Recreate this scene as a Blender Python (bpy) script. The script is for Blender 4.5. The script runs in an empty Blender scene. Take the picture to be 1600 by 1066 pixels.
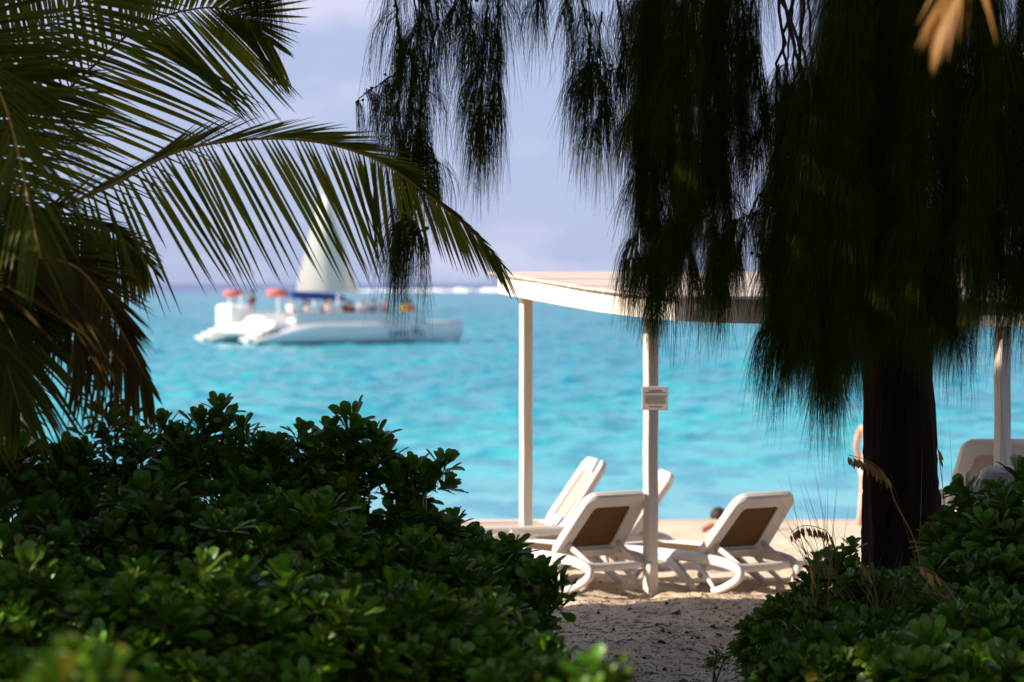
import bpy, math, random
import numpy as np
from mathutils import Vector, Matrix
R = math.radians
random.seed(7)
rng = np.random.default_rng(7)
S = bpy.context.scene
COL = S.collection

# ------------------------------------------------------------------ camera, sky, sun, exposure
CZ = 2.43                      # eye height above the sand at the shelter
F = 3780.0                     # focal length in photo pixels (1600 wide)
cam = bpy.data.cameras.new("camera")
cam.lens = 36.0 * F / 1600.0
cam.sensor_width = 36.0
cam.clip_start = 0.1
cam.clip_end = 60000.0
cam.dof.use_dof = True
cam.dof.focus_distance = 14.3
cam.dof.aperture_fstop = 2.0
co = bpy.data.objects.new("camera", cam)
COL.objects.link(co)
co.location = (0, 0, CZ)
co.rotation_euler = (R(90) - math.atan(90.0 / F), 0, 0)
S.camera = co

SUN_EL = R(31)
SUN_AZ = math.atan2(-1.0, -0.27)          # clockwise from +Y
w = bpy.data.worlds.new("World")
S.world = w
w.use_nodes = True
nt = w.node_tree
nt.nodes.clear()
out = nt.nodes.new("ShaderNodeOutputWorld")
bg = nt.nodes.new("ShaderNodeBackground")
sky = nt.nodes.new("ShaderNodeTexSky")
sky.sky_type = 'NISHITA'
sky.sun_disc = False
sky.sun_elevation = SUN_EL
sky.sun_rotation = SUN_AZ
sky.air_density = 1.0
sky.dust_density = 0.6
sky.ozone_density = 1.0
tc = nt.nodes.new("ShaderNodeTexCoord")
mp = nt.nodes.new("ShaderNodeMapping")
mp.inputs['Scale'].default_value = (14.0, 14.0, 34.0)
mp.inputs['Location'].default_value = (2.1, 0.4, 0.3)
nz = nt.nodes.new("ShaderNodeTexNoise")
nz.inputs['Scale'].default_value = 1.0
nz.inputs['Detail'].default_value = 5.0
nz.inputs['Roughness'].default_value = 0.5
rp = nt.nodes.new("ShaderNodeValToRGB")
rp.color_ramp.elements[0].position = 0.52
rp.color_ramp.elements[0].color = (0, 0, 0, 1)
rp.color_ramp.elements[1].position = 0.78
rp.color_ramp.elements[1].color = (1, 1, 1, 1)
veil = nt.nodes.new("ShaderNodeMixRGB")            # thin high lilac veil over the blue
veil.inputs['Fac'].default_value = 0.82
veil.inputs['Color2'].default_value = (2.5, 3.0, 4.75, 1)
cl = nt.nodes.new("ShaderNodeMixRGB")
cl.inputs['Color2'].default_value = (4.5, 4.5, 5.7, 1)
L = nt.links.new
L(tc.outputs['Generated'], mp.inputs['Vector'])
L(mp.outputs['Vector'], nz.inputs['Vector'])
sxyz = nt.nodes.new("ShaderNodeSeparateXYZ")
L(tc.outputs['Generated'], sxyz.inputs[0])
vm = nt.nodes.new("ShaderNodeMapRange")            # the veil is thick towards the horizon and thin overhead
vm.inputs[1].default_value = 0.13; vm.inputs[2].default_value = 0.42
vm.inputs[3].default_value = 0.85; vm.inputs[4].default_value = 0.08
L(sxyz.outputs['Z'], vm.inputs[0])
L(vm.outputs[0], veil.inputs['Fac'])
cd = nt.nodes.new("ShaderNodeVectorMath"); cd.operation = 'DISTANCE'     # a bank of cloud high left of the boat
cd.inputs[1].default_value = (-0.085, 0.985, 0.135)
L(tc.outputs['Generated'], cd.inputs[0])
cb = nt.nodes.new("ShaderNodeMapRange"); cb.interpolation_type = 'SMOOTHSTEP'
cb.inputs[1].default_value = 0.075; cb.inputs[2].default_value = 0.0; cb.inputs[3].default_value = 0; cb.inputs[4].default_value = .34
L(cd.outputs['Value'], cb.inputs[0])
ca = nt.nodes.new("ShaderNodeMath"); ca.operation = 'ADD'
L(nz.outputs['Fac'], ca.inputs[0]); L(cb.outputs[0], ca.inputs[1])
cm = nt.nodes.new("ShaderNodeMath"); cm.operation = 'MULTIPLY'
L(vm.outputs[0], cm.inputs[1])
L(ca.outputs[0], rp.inputs['Fac'])
hz_ = nt.nodes.new("ShaderNodeHueSaturation"); hz_.inputs['Saturation'].default_value = 0.62
L(sky.outputs['Color'], hz_.inputs['Color'])
L(hz_.outputs['Color'], veil.inputs['Color1'])
L(veil.outputs['Color'], cl.inputs['Color1'])
L(rp.outputs['Color'], cm.inputs[0]); L(cm.outputs[0], cl.inputs['Fac'])
L(cl.outputs['Color'], bg.inputs['Color'])
bg.inputs['Strength'].default_value = 0.1
L(bg.outputs['Background'], out.inputs['Surface'])

sl = bpy.data.lights.new("sun", 'SUN')
sl.energy = 5.0
sl.angle = R(0.5)
sl.color = (1.0, 0.89, 0.74)
so = bpy.data.objects.new("sun", sl)
COL.objects.link(so)
sd = Vector((math.sin(SUN_AZ) * math.cos(SUN_EL), math.cos(SUN_AZ) * math.cos(SUN_EL), math.sin(SUN_EL)))
so.rotation_euler = sd.to_track_quat('Z', 'Y').to_euler()
so.location = (-20, 10, 20)
S.view_settings.view_transform = 'Standard'
S.view_settings.look = 'None'
S.view_settings.exposure = 0.75
S.view_settings.gamma = 1.0
S.cycles.use_denoising = True
S.cycles.max_bounces = 8
S.cycles.transparent_max_bounces = 8


def P(px, py, D):
    """photo pixel + distance -> point in the world"""
    return np.array([(px - 800.0) * D / F, D, CZ + (443.0 - py) * D / F])


# ------------------------------------------------------------------ helpers
def smooth(a, b, x):
    t = np.clip((np.asarray(x, float) - a) / (b - a), 0, 1)
    return t * t * (3 - 2 * t)


_perm = np.random.default_rng(3).random((256, 256))


def vnoise(x, y):
    x = np.asarray(x, float); y = np.asarray(y, float)
    xi = np.floor(x).astype(int); yi = np.floor(y).astype(int)
    fx = x - xi; fy = y - yi
    fx = fx * fx * (3 - 2 * fx); fy = fy * fy * (3 - 2 * fy)
    g = lambda a, b: _perm[a % 256, b % 256]
    return ((g(xi, yi) * (1 - fx) + g(xi + 1, yi) * fx) * (1 - fy) +
            (g(xi, yi + 1) * (1 - fx) + g(xi + 1, yi + 1) * fx) * fy) - 0.5


_fp = []
_rf = random.Random(21)
for _k in range(46):
    _x0 = _rf.uniform(-.4, 3.4); _y0 = _rf.uniform(14.2, 26); _a = _rf.gauss(0, .6)
    for _j in range(2):
        _fp.append((_x0 + _j * .22 * math.cos(_a) + _j * .5 * math.sin(_a), _y0 + _j * .55 * math.cos(_a), _a, _rf.uniform(.02, .042)))


def gz(X, Y, fine=True):
    X = np.asarray(X, float); Y = np.asarray(Y, float)
    z = -np.maximum(Y - 19.5, 0) * 0.068
    z = z + 0.45 * smooth(13, 6, Y)                                   # dune the path climbs
    xr = 1.42 + (Y - 15) * 0.26
    z = z + 0.42 * smooth(xr - 0.15, xr + 1.1, X) * smooth(24, 19.5, Y)   # bank on the right
    z = z + 0.35 * smooth(0.1, -1.0, X + 0.0) * smooth(18, 15.5, Y)       # bank on the left
    if fine:
        k = smooth(34, 26, Y)
        z = z + k * (0.075 * vnoise(X * 1.3, Y * 1.1) + 0.05 * vnoise(X * 3.7 + 9, Y * 3.1) + 0.026 * vnoise(X * 9 + 5, Y * 8 + 3)
                     + 0.012 * vnoise(X * 23, Y * 20))
        for (fx, fy, fa, fd) in _fp:
            dx = X - fx; dy = Y - fy
            u = dx * math.cos(fa) - dy * math.sin(fa); v = dx * math.sin(fa) + dy * math.cos(fa)
            r2_ = (u / .065) ** 2 + (v / .15) ** 2
            z = z - fd * np.exp(-r2_) + fd * .45 * np.exp(-((np.sqrt(r2_) - 1.7) / .45) ** 2)
    return z


def g1(x, y):
    return float(gz(x, y))


def mesh_obj(name, V, Fq, mat, parent=None, smoothf=True, loc=None, mats=None):
    me = bpy.data.meshes.new(name)
    V = np.asarray(V, np.float32)
    if isinstance(Fq, np.ndarray):
        k = Fq.shape[1]
        me.vertices.add(len(V))
        me.vertices.foreach_set('co', V.ravel())
        me.loops.add(Fq.size)
        me.loops.foreach_set('vertex_index', Fq.astype(np.int32).ravel())
        me.polygons.add(len(Fq))
        me.polygons.foreach_set('loop_start', np.arange(0, Fq.size, k, dtype=np.int32))
        me.polygons.foreach_set('loop_total', np.full(len(Fq), k, np.int32))
        me.update(calc_edges=True)
    else:
        me.from_pydata([tuple(map(float, v)) for v in V], [], Fq)
        me.update()
    me.validate(clean_customdata=False)
    me.polygons.foreach_set('use_smooth', np.full(len(me.polygons), smoothf, bool))
    me.materials.append(mat)
    o = bpy.data.objects.new(name, me)
    COL.objects.link(o)
    if parent is not None:
        o.parent = parent
    if loc is not None:
        o.location = loc
    return o


def crisp(o, deg=30):
    import bmesh
    bm = bmesh.new(); bm.from_mesh(o.data)
    bmesh.ops.recalc_face_normals(bm, faces=bm.faces)
    for e in bm.edges:
        if len(e.link_faces) == 2 and e.calc_face_angle(0) > R(deg): e.smooth = False
    bm.to_mesh(o.data); bm.free()
    return o


def thing(name, label, cat, loc=(0, 0, 0), rz=0.0, group=None):
    o = bpy.data.objects.new(name, None)
    o.empty_display_size = 0.2
    COL.objects.link(o)
    o.location = loc
    o.rotation_euler = (0, 0, rz)
    return tag(o, label, cat, group)


def tag(o, label, cat=None, group=None, kind=None):
    if label: o['label'] = label
    if cat: o['category'] = cat
    if group: o['group'] = group
    if kind: o['kind'] = kind
    return o


class MB:
    """collects pieces into one mesh"""
    def __init__(s):
        s.V = []; s.F = []; s.n = 0

    def add(s, V, Fs):
        V = np.asarray(V, float)
        s.V.append(V)
        for f in Fs:
            s.F.append([int(i) + s.n for i in f])
        s.n += len(V)
        return s

    def box(s, c, d, rot=None, bev=0.0):
        x, y, z = [q / 2.0 for q in d]
        b = bev
        if b <= 0:
            V = np.array([[i * x, j * y, k * z] for i in (-1, 1) for j in (-1, 1) for k in (-1, 1)])
            Fs = [(0, 1, 3, 2), (4, 6, 7, 5), (0, 4, 5, 1), (2, 3, 7, 6), (0, 2, 6, 4), (1, 5, 7, 3)]
        else:
            V = []
            for k in (-1, 1):
                for ins, zz in ((b, z), (0, z - b)) if k > 0 else ((0, z - b), (b, z)):
                    pass
            prof = [(b, -z), (0, -z + b), (0, z - b), (b, z)]
            for ins, zz in prof:
                X = x - ins; Y = y - ins
                for (a, c2) in ((-X + b, -Y), (X - b, -Y), (X, -Y + b), (X, Y - b), (X - b, Y), (-X + b, Y), (-X, Y - b), (-X, -Y + b)):
                    V.append((a, c2, zz))
            V = np.array(V)
            Fs = []
            for r in range(3):
                for i in range(8):
                    j = (i + 1) % 8
                    Fs.append((r * 8 + i, r * 8 + j, r * 8 + 8 + j, r * 8 + 8 + i))
            Fs.append(tuple(range(7, -1, -1)))
            Fs.append(tuple(range(24, 32)))
        if rot is not None:
            V = V @ np.array(rot).T
        return s.add(V + np.array(c), Fs)

    def tube(s, pts, rad, n=8, cap=True, sy=1.0, up=(0, 0, 1)):
        pts = np.asarray(pts, float)
        m = len(pts)
        rad = np.full(m, rad) if np.isscalar(rad) else np.asarray(rad, float)
        T = np.gradient(pts, axis=0)
        T /= np.linalg.norm(T, axis=1)[:, None] + 1e-9
        V = []
        ref = np.array(up, float)
        for i in range(m):
            a = np.cross(T[i], ref)
            if np.linalg.norm(a) < 1e-3:
                a = np.cross(T[i], (1, 0.1, 0))
            a /= np.linalg.norm(a)
            b = np.cross(a, T[i])
            for k in range(n):
                th = 2 * math.pi * k / n
                V.append(pts[i] + rad[i] * (math.cos(th) * a + sy * math.sin(th) * b))
        Fs = []
        for i in range(m - 1):
            for k in range(n):
                k2 = (k + 1) % n
                Fs.append((i * n + k, i * n + k2, (i + 1) * n + k2, (i + 1) * n + k))
        if cap:
            Fs.append(tuple(range(n))[::-1])
            Fs.append(tuple((m - 1) * n + k for k in range(n)))
        return s.add(V, Fs)

    def lathe(s, prof, c=(0, 0, 0), n=20, axis=2):
        V = []
        for r, z in prof:
            for k in range(n):
                th = 2 * math.pi * k / n
                v = [r * math.cos(th), r * math.sin(th), z]
                if axis == 1: v = [v[0], v[2], v[1]]
                if axis == 0: v = [v[2], v[0], v[1]]
                V.append(v)
        Fs = []
        for i in range(len(prof) - 1):
            for k in range(n):
                k2 = (k + 1) % n
                Fs.append((i * n + k, i * n + k2, (i + 1) * n + k2, (i + 1) * n + k))
        return s.add(np.array(V) + np.array(c), Fs)

    def obj(s, name, mat, parent=None, smoothf=False, loc=None):
        return mesh_obj(name, np.vstack(s.V), s.F, mat, parent, smoothf, loc)


def spline(pts, n):
    """Catmull-Rom through pts (any dimension), n samples"""
    p = np.asarray(pts, float)
    q = np.vstack([2 * p[0] - p[1], p, 2 * p[-1] - p[-2]])
    m = len(p) - 1
    u = np.linspace(0, m - 1e-6, n)
    i = np.floor(u).astype(int); t = (u - i)[:, None]
    a, b, c, d = q[i], q[i + 1], q[i + 2], q[i + 3]
    return 0.5 * ((2 * b) + (-a + c) * t + (2 * a - 5 * b + 4 * c - d) * t ** 2 + (-a + 3 * b - 3 * c + d) * t ** 3)


# ------------------------------------------------------------------ materials
def mat(name, col, rough=0.6, spec=0.5, var=0.0, vscale=8.0, bump=0.0, bscale=30.0, trans=0.0, tcol=None, island=0.0,
        col2=None, odd=None, metal=0.0, stretch=(1, 1, 1), bdist=0.02):
    m = bpy.data.materials.new(name)
    m.use_nodes = True
    n = m.node_tree.nodes; l = m.node_tree.links.new
    b = n['Principled BSDF']
    b.inputs['Roughness'].default_value = rough
    b.inputs['Specular IOR Level'].default_value = spec
    b.inputs['Metallic'].default_value = metal
    base = None
    c1 = tuple(col) + (1,)
    c2 = tuple(col2) + (1,) if col2 else tuple(min(1, x * (1 - var)) for x in col) + (1,)
    t = n.new("ShaderNodeTexCoord"); mpg = n.new("ShaderNodeMapping")
    mpg.inputs['Scale'].default_value = stretch
    l(t.outputs['Object'], mpg.inputs['Vector'])
    if var > 0 or col2:
        z = n.new("ShaderNodeTexNoise"); z.inputs['Scale'].default_value = vscale; z.inputs['Detail'].default_value = 6
        l(mpg.outputs['Vector'], z.inputs['Vector'])
        r = n.new("ShaderNodeValToRGB")
        r.color_ramp.elements[0].position = 0.35; r.color_ramp.elements[0].color = c2
        r.color_ramp.elements[1].position = 0.62; r.color_ramp.elements[1].color = c1
        l(z.outputs['Fac'], r.inputs['Fac'])
        base = r.outputs['Color']
    if island > 0:
        g = n.new("ShaderNodeNewGeometry")
        hs = n.new("ShaderNodeHueSaturation")
        mh = n.new("ShaderNodeMapRange"); mh.inputs[3].default_value = 0.5 - 0.035 * island; mh.inputs[4].default_value = 0.5 + 0.02 * island
        mv = n.new("ShaderNodeMapRange"); mv.inputs[3].default_value = 1 - 0.5 * island; mv.inputs[4].default_value = 1 + 0.65 * island
        l(g.outputs['Random Per Island'], mh.inputs[0]); l(g.outputs['Random Per Island'], mv.inputs[0])
        l(mh.outputs[0], hs.inputs['Hue']); l(mv.outputs[0], hs.inputs['Value'])
        if base is None:
            hs.inputs['Color'].default_value = c1
        else:
            l(base, hs.inputs['Color'])
        base = hs.outputs['Color']
        if odd:
            gt = n.new("ShaderNodeMath"); gt.operation = 'FRACT'
            ml = n.new("ShaderNodeMath"); ml.operation = 'MULTIPLY'; ml.inputs[1].default_value = 37.7
            l(g.outputs['Random Per Island'], ml.inputs[0]); l(ml.outputs[0], gt.inputs[0])
            g2 = n.new("ShaderNodeMath"); g2.operation = 'GREATER_THAN'; g2.inputs[1].default_value = 1 - odd[3]
            l(gt.outputs[0], g2.inputs[0])
            mo = n.new("ShaderNodeMixRGB"); mo.inputs['Color2'].default_value = tuple(odd[:3]) + (1,)
            l(g2.outputs[0], mo.inputs['Fac']); l(base, mo.inputs['Color1']); base = mo.outputs['Color']
    if base is None:
        b.inputs['Base Color'].default_value = c1
    else:
        l(base, b.inputs['Base Color'])
    if bump > 0:
        z = n.new("ShaderNodeTexNoise"); z.inputs['Scale'].default_value = bscale; z.inputs['Detail'].default_value = 8
        l(mpg.outputs['Vector'], z.inputs['Vector'])
        bp = n.new("ShaderNodeBump"); bp.inputs['Strength'].default_value = bump; bp.inputs['Distance'].default_value = bdist
        l(z.outputs['Fac'], bp.inputs['Height']); l(bp.outputs['Normal'], b.inputs['Normal'])
    if trans > 0:
        tr = n.new("ShaderNodeBsdfTranslucent")
        if base is not None and tcol is None:
            l(base, tr.inputs['Color'])
        else:
            tr.inputs['Color'].default_value = tuple(tcol or col) + (1,)
        mx = n.new("ShaderNodeMixShader"); mx.inputs[0].default_value = trans
        l(b.outputs[0], mx.inputs[1]); l(tr.outputs[0], mx.inputs[2])
        l(mx.outputs[0], n['Material Output'].inputs['Surface'])
    return m


M = {}
M['white_paint'] = mat('white_paint', (.72, .66, .58), .55, .4, var=.16, vscale=3, bump=.25, bscale=18, stretch=(6, 6, .6), bdist=.006)
M['roof_paint'] = mat('roof_paint', (.66, .56, .50), .7, .3, var=.2, vscale=2, bump=.2, bscale=20, stretch=(.6, 6, 1))
M['resin'] = mat('resin', (.68, .64, .62), .38, .5, var=.05, vscale=4)
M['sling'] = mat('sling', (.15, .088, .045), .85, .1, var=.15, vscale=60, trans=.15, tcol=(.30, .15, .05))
M['sling_lit'] = mat('sling_lit', (.62, .50, .42), .8, .15, var=.1, vscale=60, trans=.2, tcol=(.6, .42, .3))  # paler copy of the sling with sunlight put into its colour
M['sign'] = mat('sign', (.52, .47, .45), .5, .4, var=.15, vscale=12)
M['ink'] = mat('ink', (.20, .17, .16), .6, .3)
M['bark'] = mat('bark', (.034, .017, .010), .95, .05, var=.5, vscale=5, bump=.9, bscale=9, stretch=(3, 3, .35), bdist=.03, col2=(.018, .010, .008))
M['twig'] = mat('twig', (.06, .045, .025), .85, .2, var=.3)
M['cone'] = mat('cone', (.10, .05, .03), .8, .2, var=.4, vscale=40)
M['needle'] = mat('needle', (.036, .056, .004), .8, .04, island=.9, trans=.36)
M['palm_leaf'] = mat('palm_leaf', (.07, .095, .007), .5, .12, island=.7, trans=.36, tcol=(.26, .27, .012))
M['palm_leaf_old'] = mat('palm_leaf_old', (.085, .062, .012), .6, .1, island=.8, trans=.32, tcol=(.24, .13, .015))
M['rachis'] = mat('rachis', (.42, .22, .04), .5, .4, var=.35, vscale=10)
M['palm_yellow'] = mat('palm_yellow', (.27, .115, .005), .5, .3, island=.6, trans=.3, tcol=(.36, .16, .006))
M['leaf'] = mat('leaf', (.082, .175, .009), .36, .35, island=.85, trans=.28, odd=(.22, .20, .02, .035))
M['leaf_dark'] = mat('leaf_dark', (.060, .130, .009), .38, .35, island=.85, trans=.25, odd=(.16, .12, .02, .03))
M['stem'] = mat('stem', (.11, .065, .04), .8, .2, var=.3)
M['oats'] = mat('oats', (.46, .27, .09), .8, .2, island=.5, trans=.3, tcol=(.45, .28, .1))
M['blade'] = mat('blade', (.22, .17, .06), .7, .25, island=.8, trans=.3, tcol=(.22, .18, .05))
M['litter'] = mat('litter', (.06, .035, .025), .9, .1, island=.8)
M['canopy'] = mat('canopy', (.03, .06, .012), .7, .2, island=.6)
M['hull'] = mat('hull', (.82, .82, .82), .35, .5, var=.06, vscale=1.5)
M['gel'] = mat('gel', (.86, .83, .78), .3, .5, var=.05, vscale=2)
M['antifoul'] = mat('antifoul', (.03, .07, .08), .6, .3)
M['blue'] = mat('blue', (.005, .07, .36), .6, .3, var=.2, vscale=2)
M['navy'] = mat('navy', (.03, .05, .16), .5, .3)
M['red'] = mat('red', (.75, .20, .17), .6, .3, var=.2, vscale=3)
M['sail'] = mat('sail', (.86, .82, .76), .7, .2, var=.06, vscale=1, trans=.3, tcol=(.8, .72, .62))
M['alu'] = mat('alu', (.6, .6, .6), .5, .4)
M['skin'] = mat('skin', (.56, .31, .22), .5, .4, var=.1, vscale=6)
M['skin_tan'] = mat('skin_tan', (.38, .20, .13), .5, .4, var=.1, vscale=6)
M['hair'] = mat('hair', (.035, .02, .014), .6, .3, var=.3, vscale=40)
M['hair_blond'] = mat('hair_blond', (.35, .22, .09), .6, .3, var=.3, vscale=40)
CLOTH = {k: mat('cloth_' + k, c, .85, .15, var=.15, vscale=8) for k, c in dict(
    white=(.78, .76, .74), dark=(.03, .03, .04), maroon=(.18, .03, .04), pink=(.75, .42, .42), blue=(.06, .12, .42),
    red=(.6, .05, .06), yellow=(.75, .5, .06), grey=(.3, .3, .32), teal=(.03, .25, .28)).items()}

# ---- sand
m = bpy.data.materials.new('sand'); m.use_nodes = True
n = m.node_tree.nodes; l = m.node_tree.links.new
b = n['Principled BSDF']; b.inputs['Roughness'].default_value = .95; b.inputs['Specular IOR Level'].default_value = .15
t = n.new('ShaderNodeTexCoord')
z1 = n.new('ShaderNodeTexNoise'); z1.inputs['Scale'].default_value = 1.3; z1.inputs['Detail'].default_value = 8
z2 = n.new('ShaderNodeTexNoise'); z2.inputs['Scale'].default_value = 42; z2.inputs['Detail'].default_value = 6; z2.inputs['Roughness'].default_value = .7
r1 = n.new('ShaderNodeValToRGB')
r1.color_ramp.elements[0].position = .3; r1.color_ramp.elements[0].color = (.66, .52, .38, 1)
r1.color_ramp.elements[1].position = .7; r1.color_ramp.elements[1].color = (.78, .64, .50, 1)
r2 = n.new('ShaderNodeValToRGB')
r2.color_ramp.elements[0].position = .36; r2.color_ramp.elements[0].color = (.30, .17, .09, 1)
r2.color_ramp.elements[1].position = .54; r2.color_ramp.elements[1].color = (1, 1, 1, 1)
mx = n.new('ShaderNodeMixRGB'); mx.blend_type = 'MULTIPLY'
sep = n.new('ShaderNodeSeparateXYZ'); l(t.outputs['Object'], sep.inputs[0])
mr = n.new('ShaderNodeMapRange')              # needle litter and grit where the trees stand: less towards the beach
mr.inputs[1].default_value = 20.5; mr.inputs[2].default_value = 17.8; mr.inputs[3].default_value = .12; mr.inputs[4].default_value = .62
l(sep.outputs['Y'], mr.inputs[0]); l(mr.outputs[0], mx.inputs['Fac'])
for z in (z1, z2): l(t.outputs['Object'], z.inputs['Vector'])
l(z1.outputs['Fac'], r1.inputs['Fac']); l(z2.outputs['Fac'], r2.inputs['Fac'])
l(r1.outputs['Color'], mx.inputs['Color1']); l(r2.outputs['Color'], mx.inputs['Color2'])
mr2 = n.new('ShaderNodeMapRange')             # wet sand by the water
mr2.inputs[1].default_value = -1.02; mr2.inputs[2].default_value = -1.2; mr2.inputs[3].default_value = 0; mr2.inputs[4].default_value = .45
l(sep.outputs['Z'], mr2.inputs[0])
mx2 = n.new('ShaderNodeMixRGB'); mx2.inputs['Color2'].default_value = (.42, .33, .27, 1)
l(mr2.outputs[0], mx2.inputs['Fac']); l(mx.outputs['Color'], mx2.inputs['Color1'])
mr3 = n.new('ShaderNodeMapRange')             # dark leafy soil under the shrubs and trees inland, added to cut bounced light
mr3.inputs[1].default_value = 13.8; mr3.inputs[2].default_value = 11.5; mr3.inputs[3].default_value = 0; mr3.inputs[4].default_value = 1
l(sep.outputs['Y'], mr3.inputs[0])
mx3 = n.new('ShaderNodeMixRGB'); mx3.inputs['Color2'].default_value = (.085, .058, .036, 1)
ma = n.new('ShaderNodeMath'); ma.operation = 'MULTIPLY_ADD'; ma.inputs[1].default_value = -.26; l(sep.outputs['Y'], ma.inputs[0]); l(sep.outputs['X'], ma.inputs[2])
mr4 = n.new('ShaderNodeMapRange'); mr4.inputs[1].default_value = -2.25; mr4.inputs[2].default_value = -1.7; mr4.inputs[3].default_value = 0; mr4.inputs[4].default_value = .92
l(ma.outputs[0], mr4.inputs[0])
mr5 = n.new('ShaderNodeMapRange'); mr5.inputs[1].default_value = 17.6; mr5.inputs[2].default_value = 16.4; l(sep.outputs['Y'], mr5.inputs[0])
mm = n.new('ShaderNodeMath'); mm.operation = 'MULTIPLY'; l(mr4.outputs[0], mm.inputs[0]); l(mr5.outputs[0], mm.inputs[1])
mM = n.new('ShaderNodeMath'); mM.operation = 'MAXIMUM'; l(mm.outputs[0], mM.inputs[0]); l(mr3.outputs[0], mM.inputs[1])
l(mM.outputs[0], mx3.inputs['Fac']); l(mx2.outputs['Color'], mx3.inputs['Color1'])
l(mx3.outputs['Color'], b.inputs['Base Color'])
bp = n.new('ShaderNodeBump'); bp.inputs['Strength'].default_value = .9; bp.inputs['Distance'].default_value = .015
l(z2.outputs['Fac'], bp.inputs['Height']); l(bp.outputs['Normal'], b.inputs['Normal'])
M['sand'] = m

# ---- sea water: colour of the water body by how far out (depth), plus drifting patches of lighter and deeper bottom
m = bpy.data.materials.new('sea_water'); m.use_nodes = True
n = m.node_tree.nodes; l = m.node_tree.links.new
b = n['Principled BSDF']; b.inputs['Roughness'].default_value = .2; b.inputs['IOR'].default_value = 1.33; b.inputs['Specular IOR Level'].default_value = .42
t = n.new('ShaderNodeTexCoord')
sep = n.new('ShaderNodeSeparateXYZ'); l(t.outputs['Object'], sep.inputs[0])
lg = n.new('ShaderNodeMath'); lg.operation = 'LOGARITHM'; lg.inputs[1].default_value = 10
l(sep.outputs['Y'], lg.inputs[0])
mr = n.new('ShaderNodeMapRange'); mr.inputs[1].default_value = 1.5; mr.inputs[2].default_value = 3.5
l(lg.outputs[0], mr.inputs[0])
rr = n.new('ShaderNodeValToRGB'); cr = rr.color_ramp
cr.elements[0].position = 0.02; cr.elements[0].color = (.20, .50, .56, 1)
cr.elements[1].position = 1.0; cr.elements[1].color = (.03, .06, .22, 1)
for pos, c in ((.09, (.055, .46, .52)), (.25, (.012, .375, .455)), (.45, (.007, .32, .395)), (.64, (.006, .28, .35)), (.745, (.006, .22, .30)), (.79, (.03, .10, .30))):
    e = cr.elements.new(pos); e.color = c + (1,)
l(mr.outputs[0], rr.inputs['Fac'])
mpg = n.new('ShaderNodeMapping'); mpg.inputs['Scale'].default_value = (.95, .30, 1); l(t.outputs['Object'], mpg.inputs['Vector'])
z1 = n.new('ShaderNodeTexNoise'); z1.inputs['Scale'].default_value = 1.0; z1.inputs['Detail'].default_value = 5
l(mpg.outputs['Vector'], z1.inputs['Vector'])
r2 = n.new('ShaderNodeValToRGB'); r2.color_ramp.elements[0].position = .40; r2.color_ramp.elements[0].color = (.10, .58, .74, 1)
r2.color_ramp.elements[1].position = .53; r2.color_ramp.elements[1].color = (1, 1, 1, 1)
l(z1.outputs['Fac'], r2.inputs['Fac'])
mx = n.new('ShaderNodeMixRGB'); mx.blend_type = 'MULTIPLY'; mx.inputs['Fac'].default_value = .75
l(rr.outputs['Color'], mx.inputs['Color1']); l(r2.outputs['Color'], mx.inputs['Color2'])
mpb = n.new('ShaderNodeMapping'); mpb.inputs['Scale'].default_value = (.10, .016, 1); l(t.outputs['Object'], mpb.inputs['Vector'])
zb_ = n.new('ShaderNodeTexNoise'); zb_.inputs['Scale'].default_value = 1.0; zb_.inputs['Detail'].default_value = 4
l(mpb.outputs['Vector'], zb_.inputs['Vector'])
rb = n.new('ShaderNodeValToRGB'); rb.color_ramp.elements[0].position = .40; rb.color_ramp.elements[0].color = (.45, .70, .82, 1)
rb.color_ramp.elements[1].position = .56; rb.color_ramp.elements[1].color = (1, 1, 1, 1)
l(zb_.outputs['Fac'], rb.inputs['Fac'])
mxb = n.new('ShaderNodeMixRGB'); mxb.blend_type = 'MULTIPLY'; mxb.inputs['Fac'].default_value = .6
l(mx.outputs['Color'], mxb.inputs['Color1']); l(rb.outputs['Color'], mxb.inputs['Color2'])
l(mxb.outputs['Color'], b.inputs['Base Color'])
mp2 = n.new('ShaderNodeMapping'); mp2.inputs['Scale'].default_value = (1, 1.0, 1); l(t.outputs['Object'], mp2.inputs['Vector'])
z3 = n.new('ShaderNodeTexNoise'); z3.inputs['Scale'].default_value = 1.6; z3.inputs['Detail'].default_value = 4
l(mp2.outputs['Vector'], z3.inputs['Vector'])
bp = n.new('ShaderNodeBump'); bp.inputs['Strength'].default_value = .35; bp.inputs['Distance'].default_value = .12
l(z3.outputs['Fac'], bp.inputs['Height']); l(bp.outputs['Normal'], b.inputs['Normal'])
M['sea'] = m
M['foam'] = mat('foam', (.85, .86, .88), .8, .2, var=.1, vscale=.2)

# ------------------------------------------------------------------ the setting: sand, sea, surf
def grid_sheet(name, xs, ys, zf, material):
    X, Y = np.meshgrid(xs, ys)
    Z = zf(X, Y)
    V = np.stack([X, Y, Z], -1).reshape(-1, 3)
    nx, ny = len(xs), len(ys)
    i = np.arange(ny - 1)[:, None] * nx + np.arange(nx - 1)[None]
    Fq = np.stack([i, i + 1, i + nx + 1, i + nx], -1).reshape(-1, 4)
    return mesh_obj(name, V, Fq, material)


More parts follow.
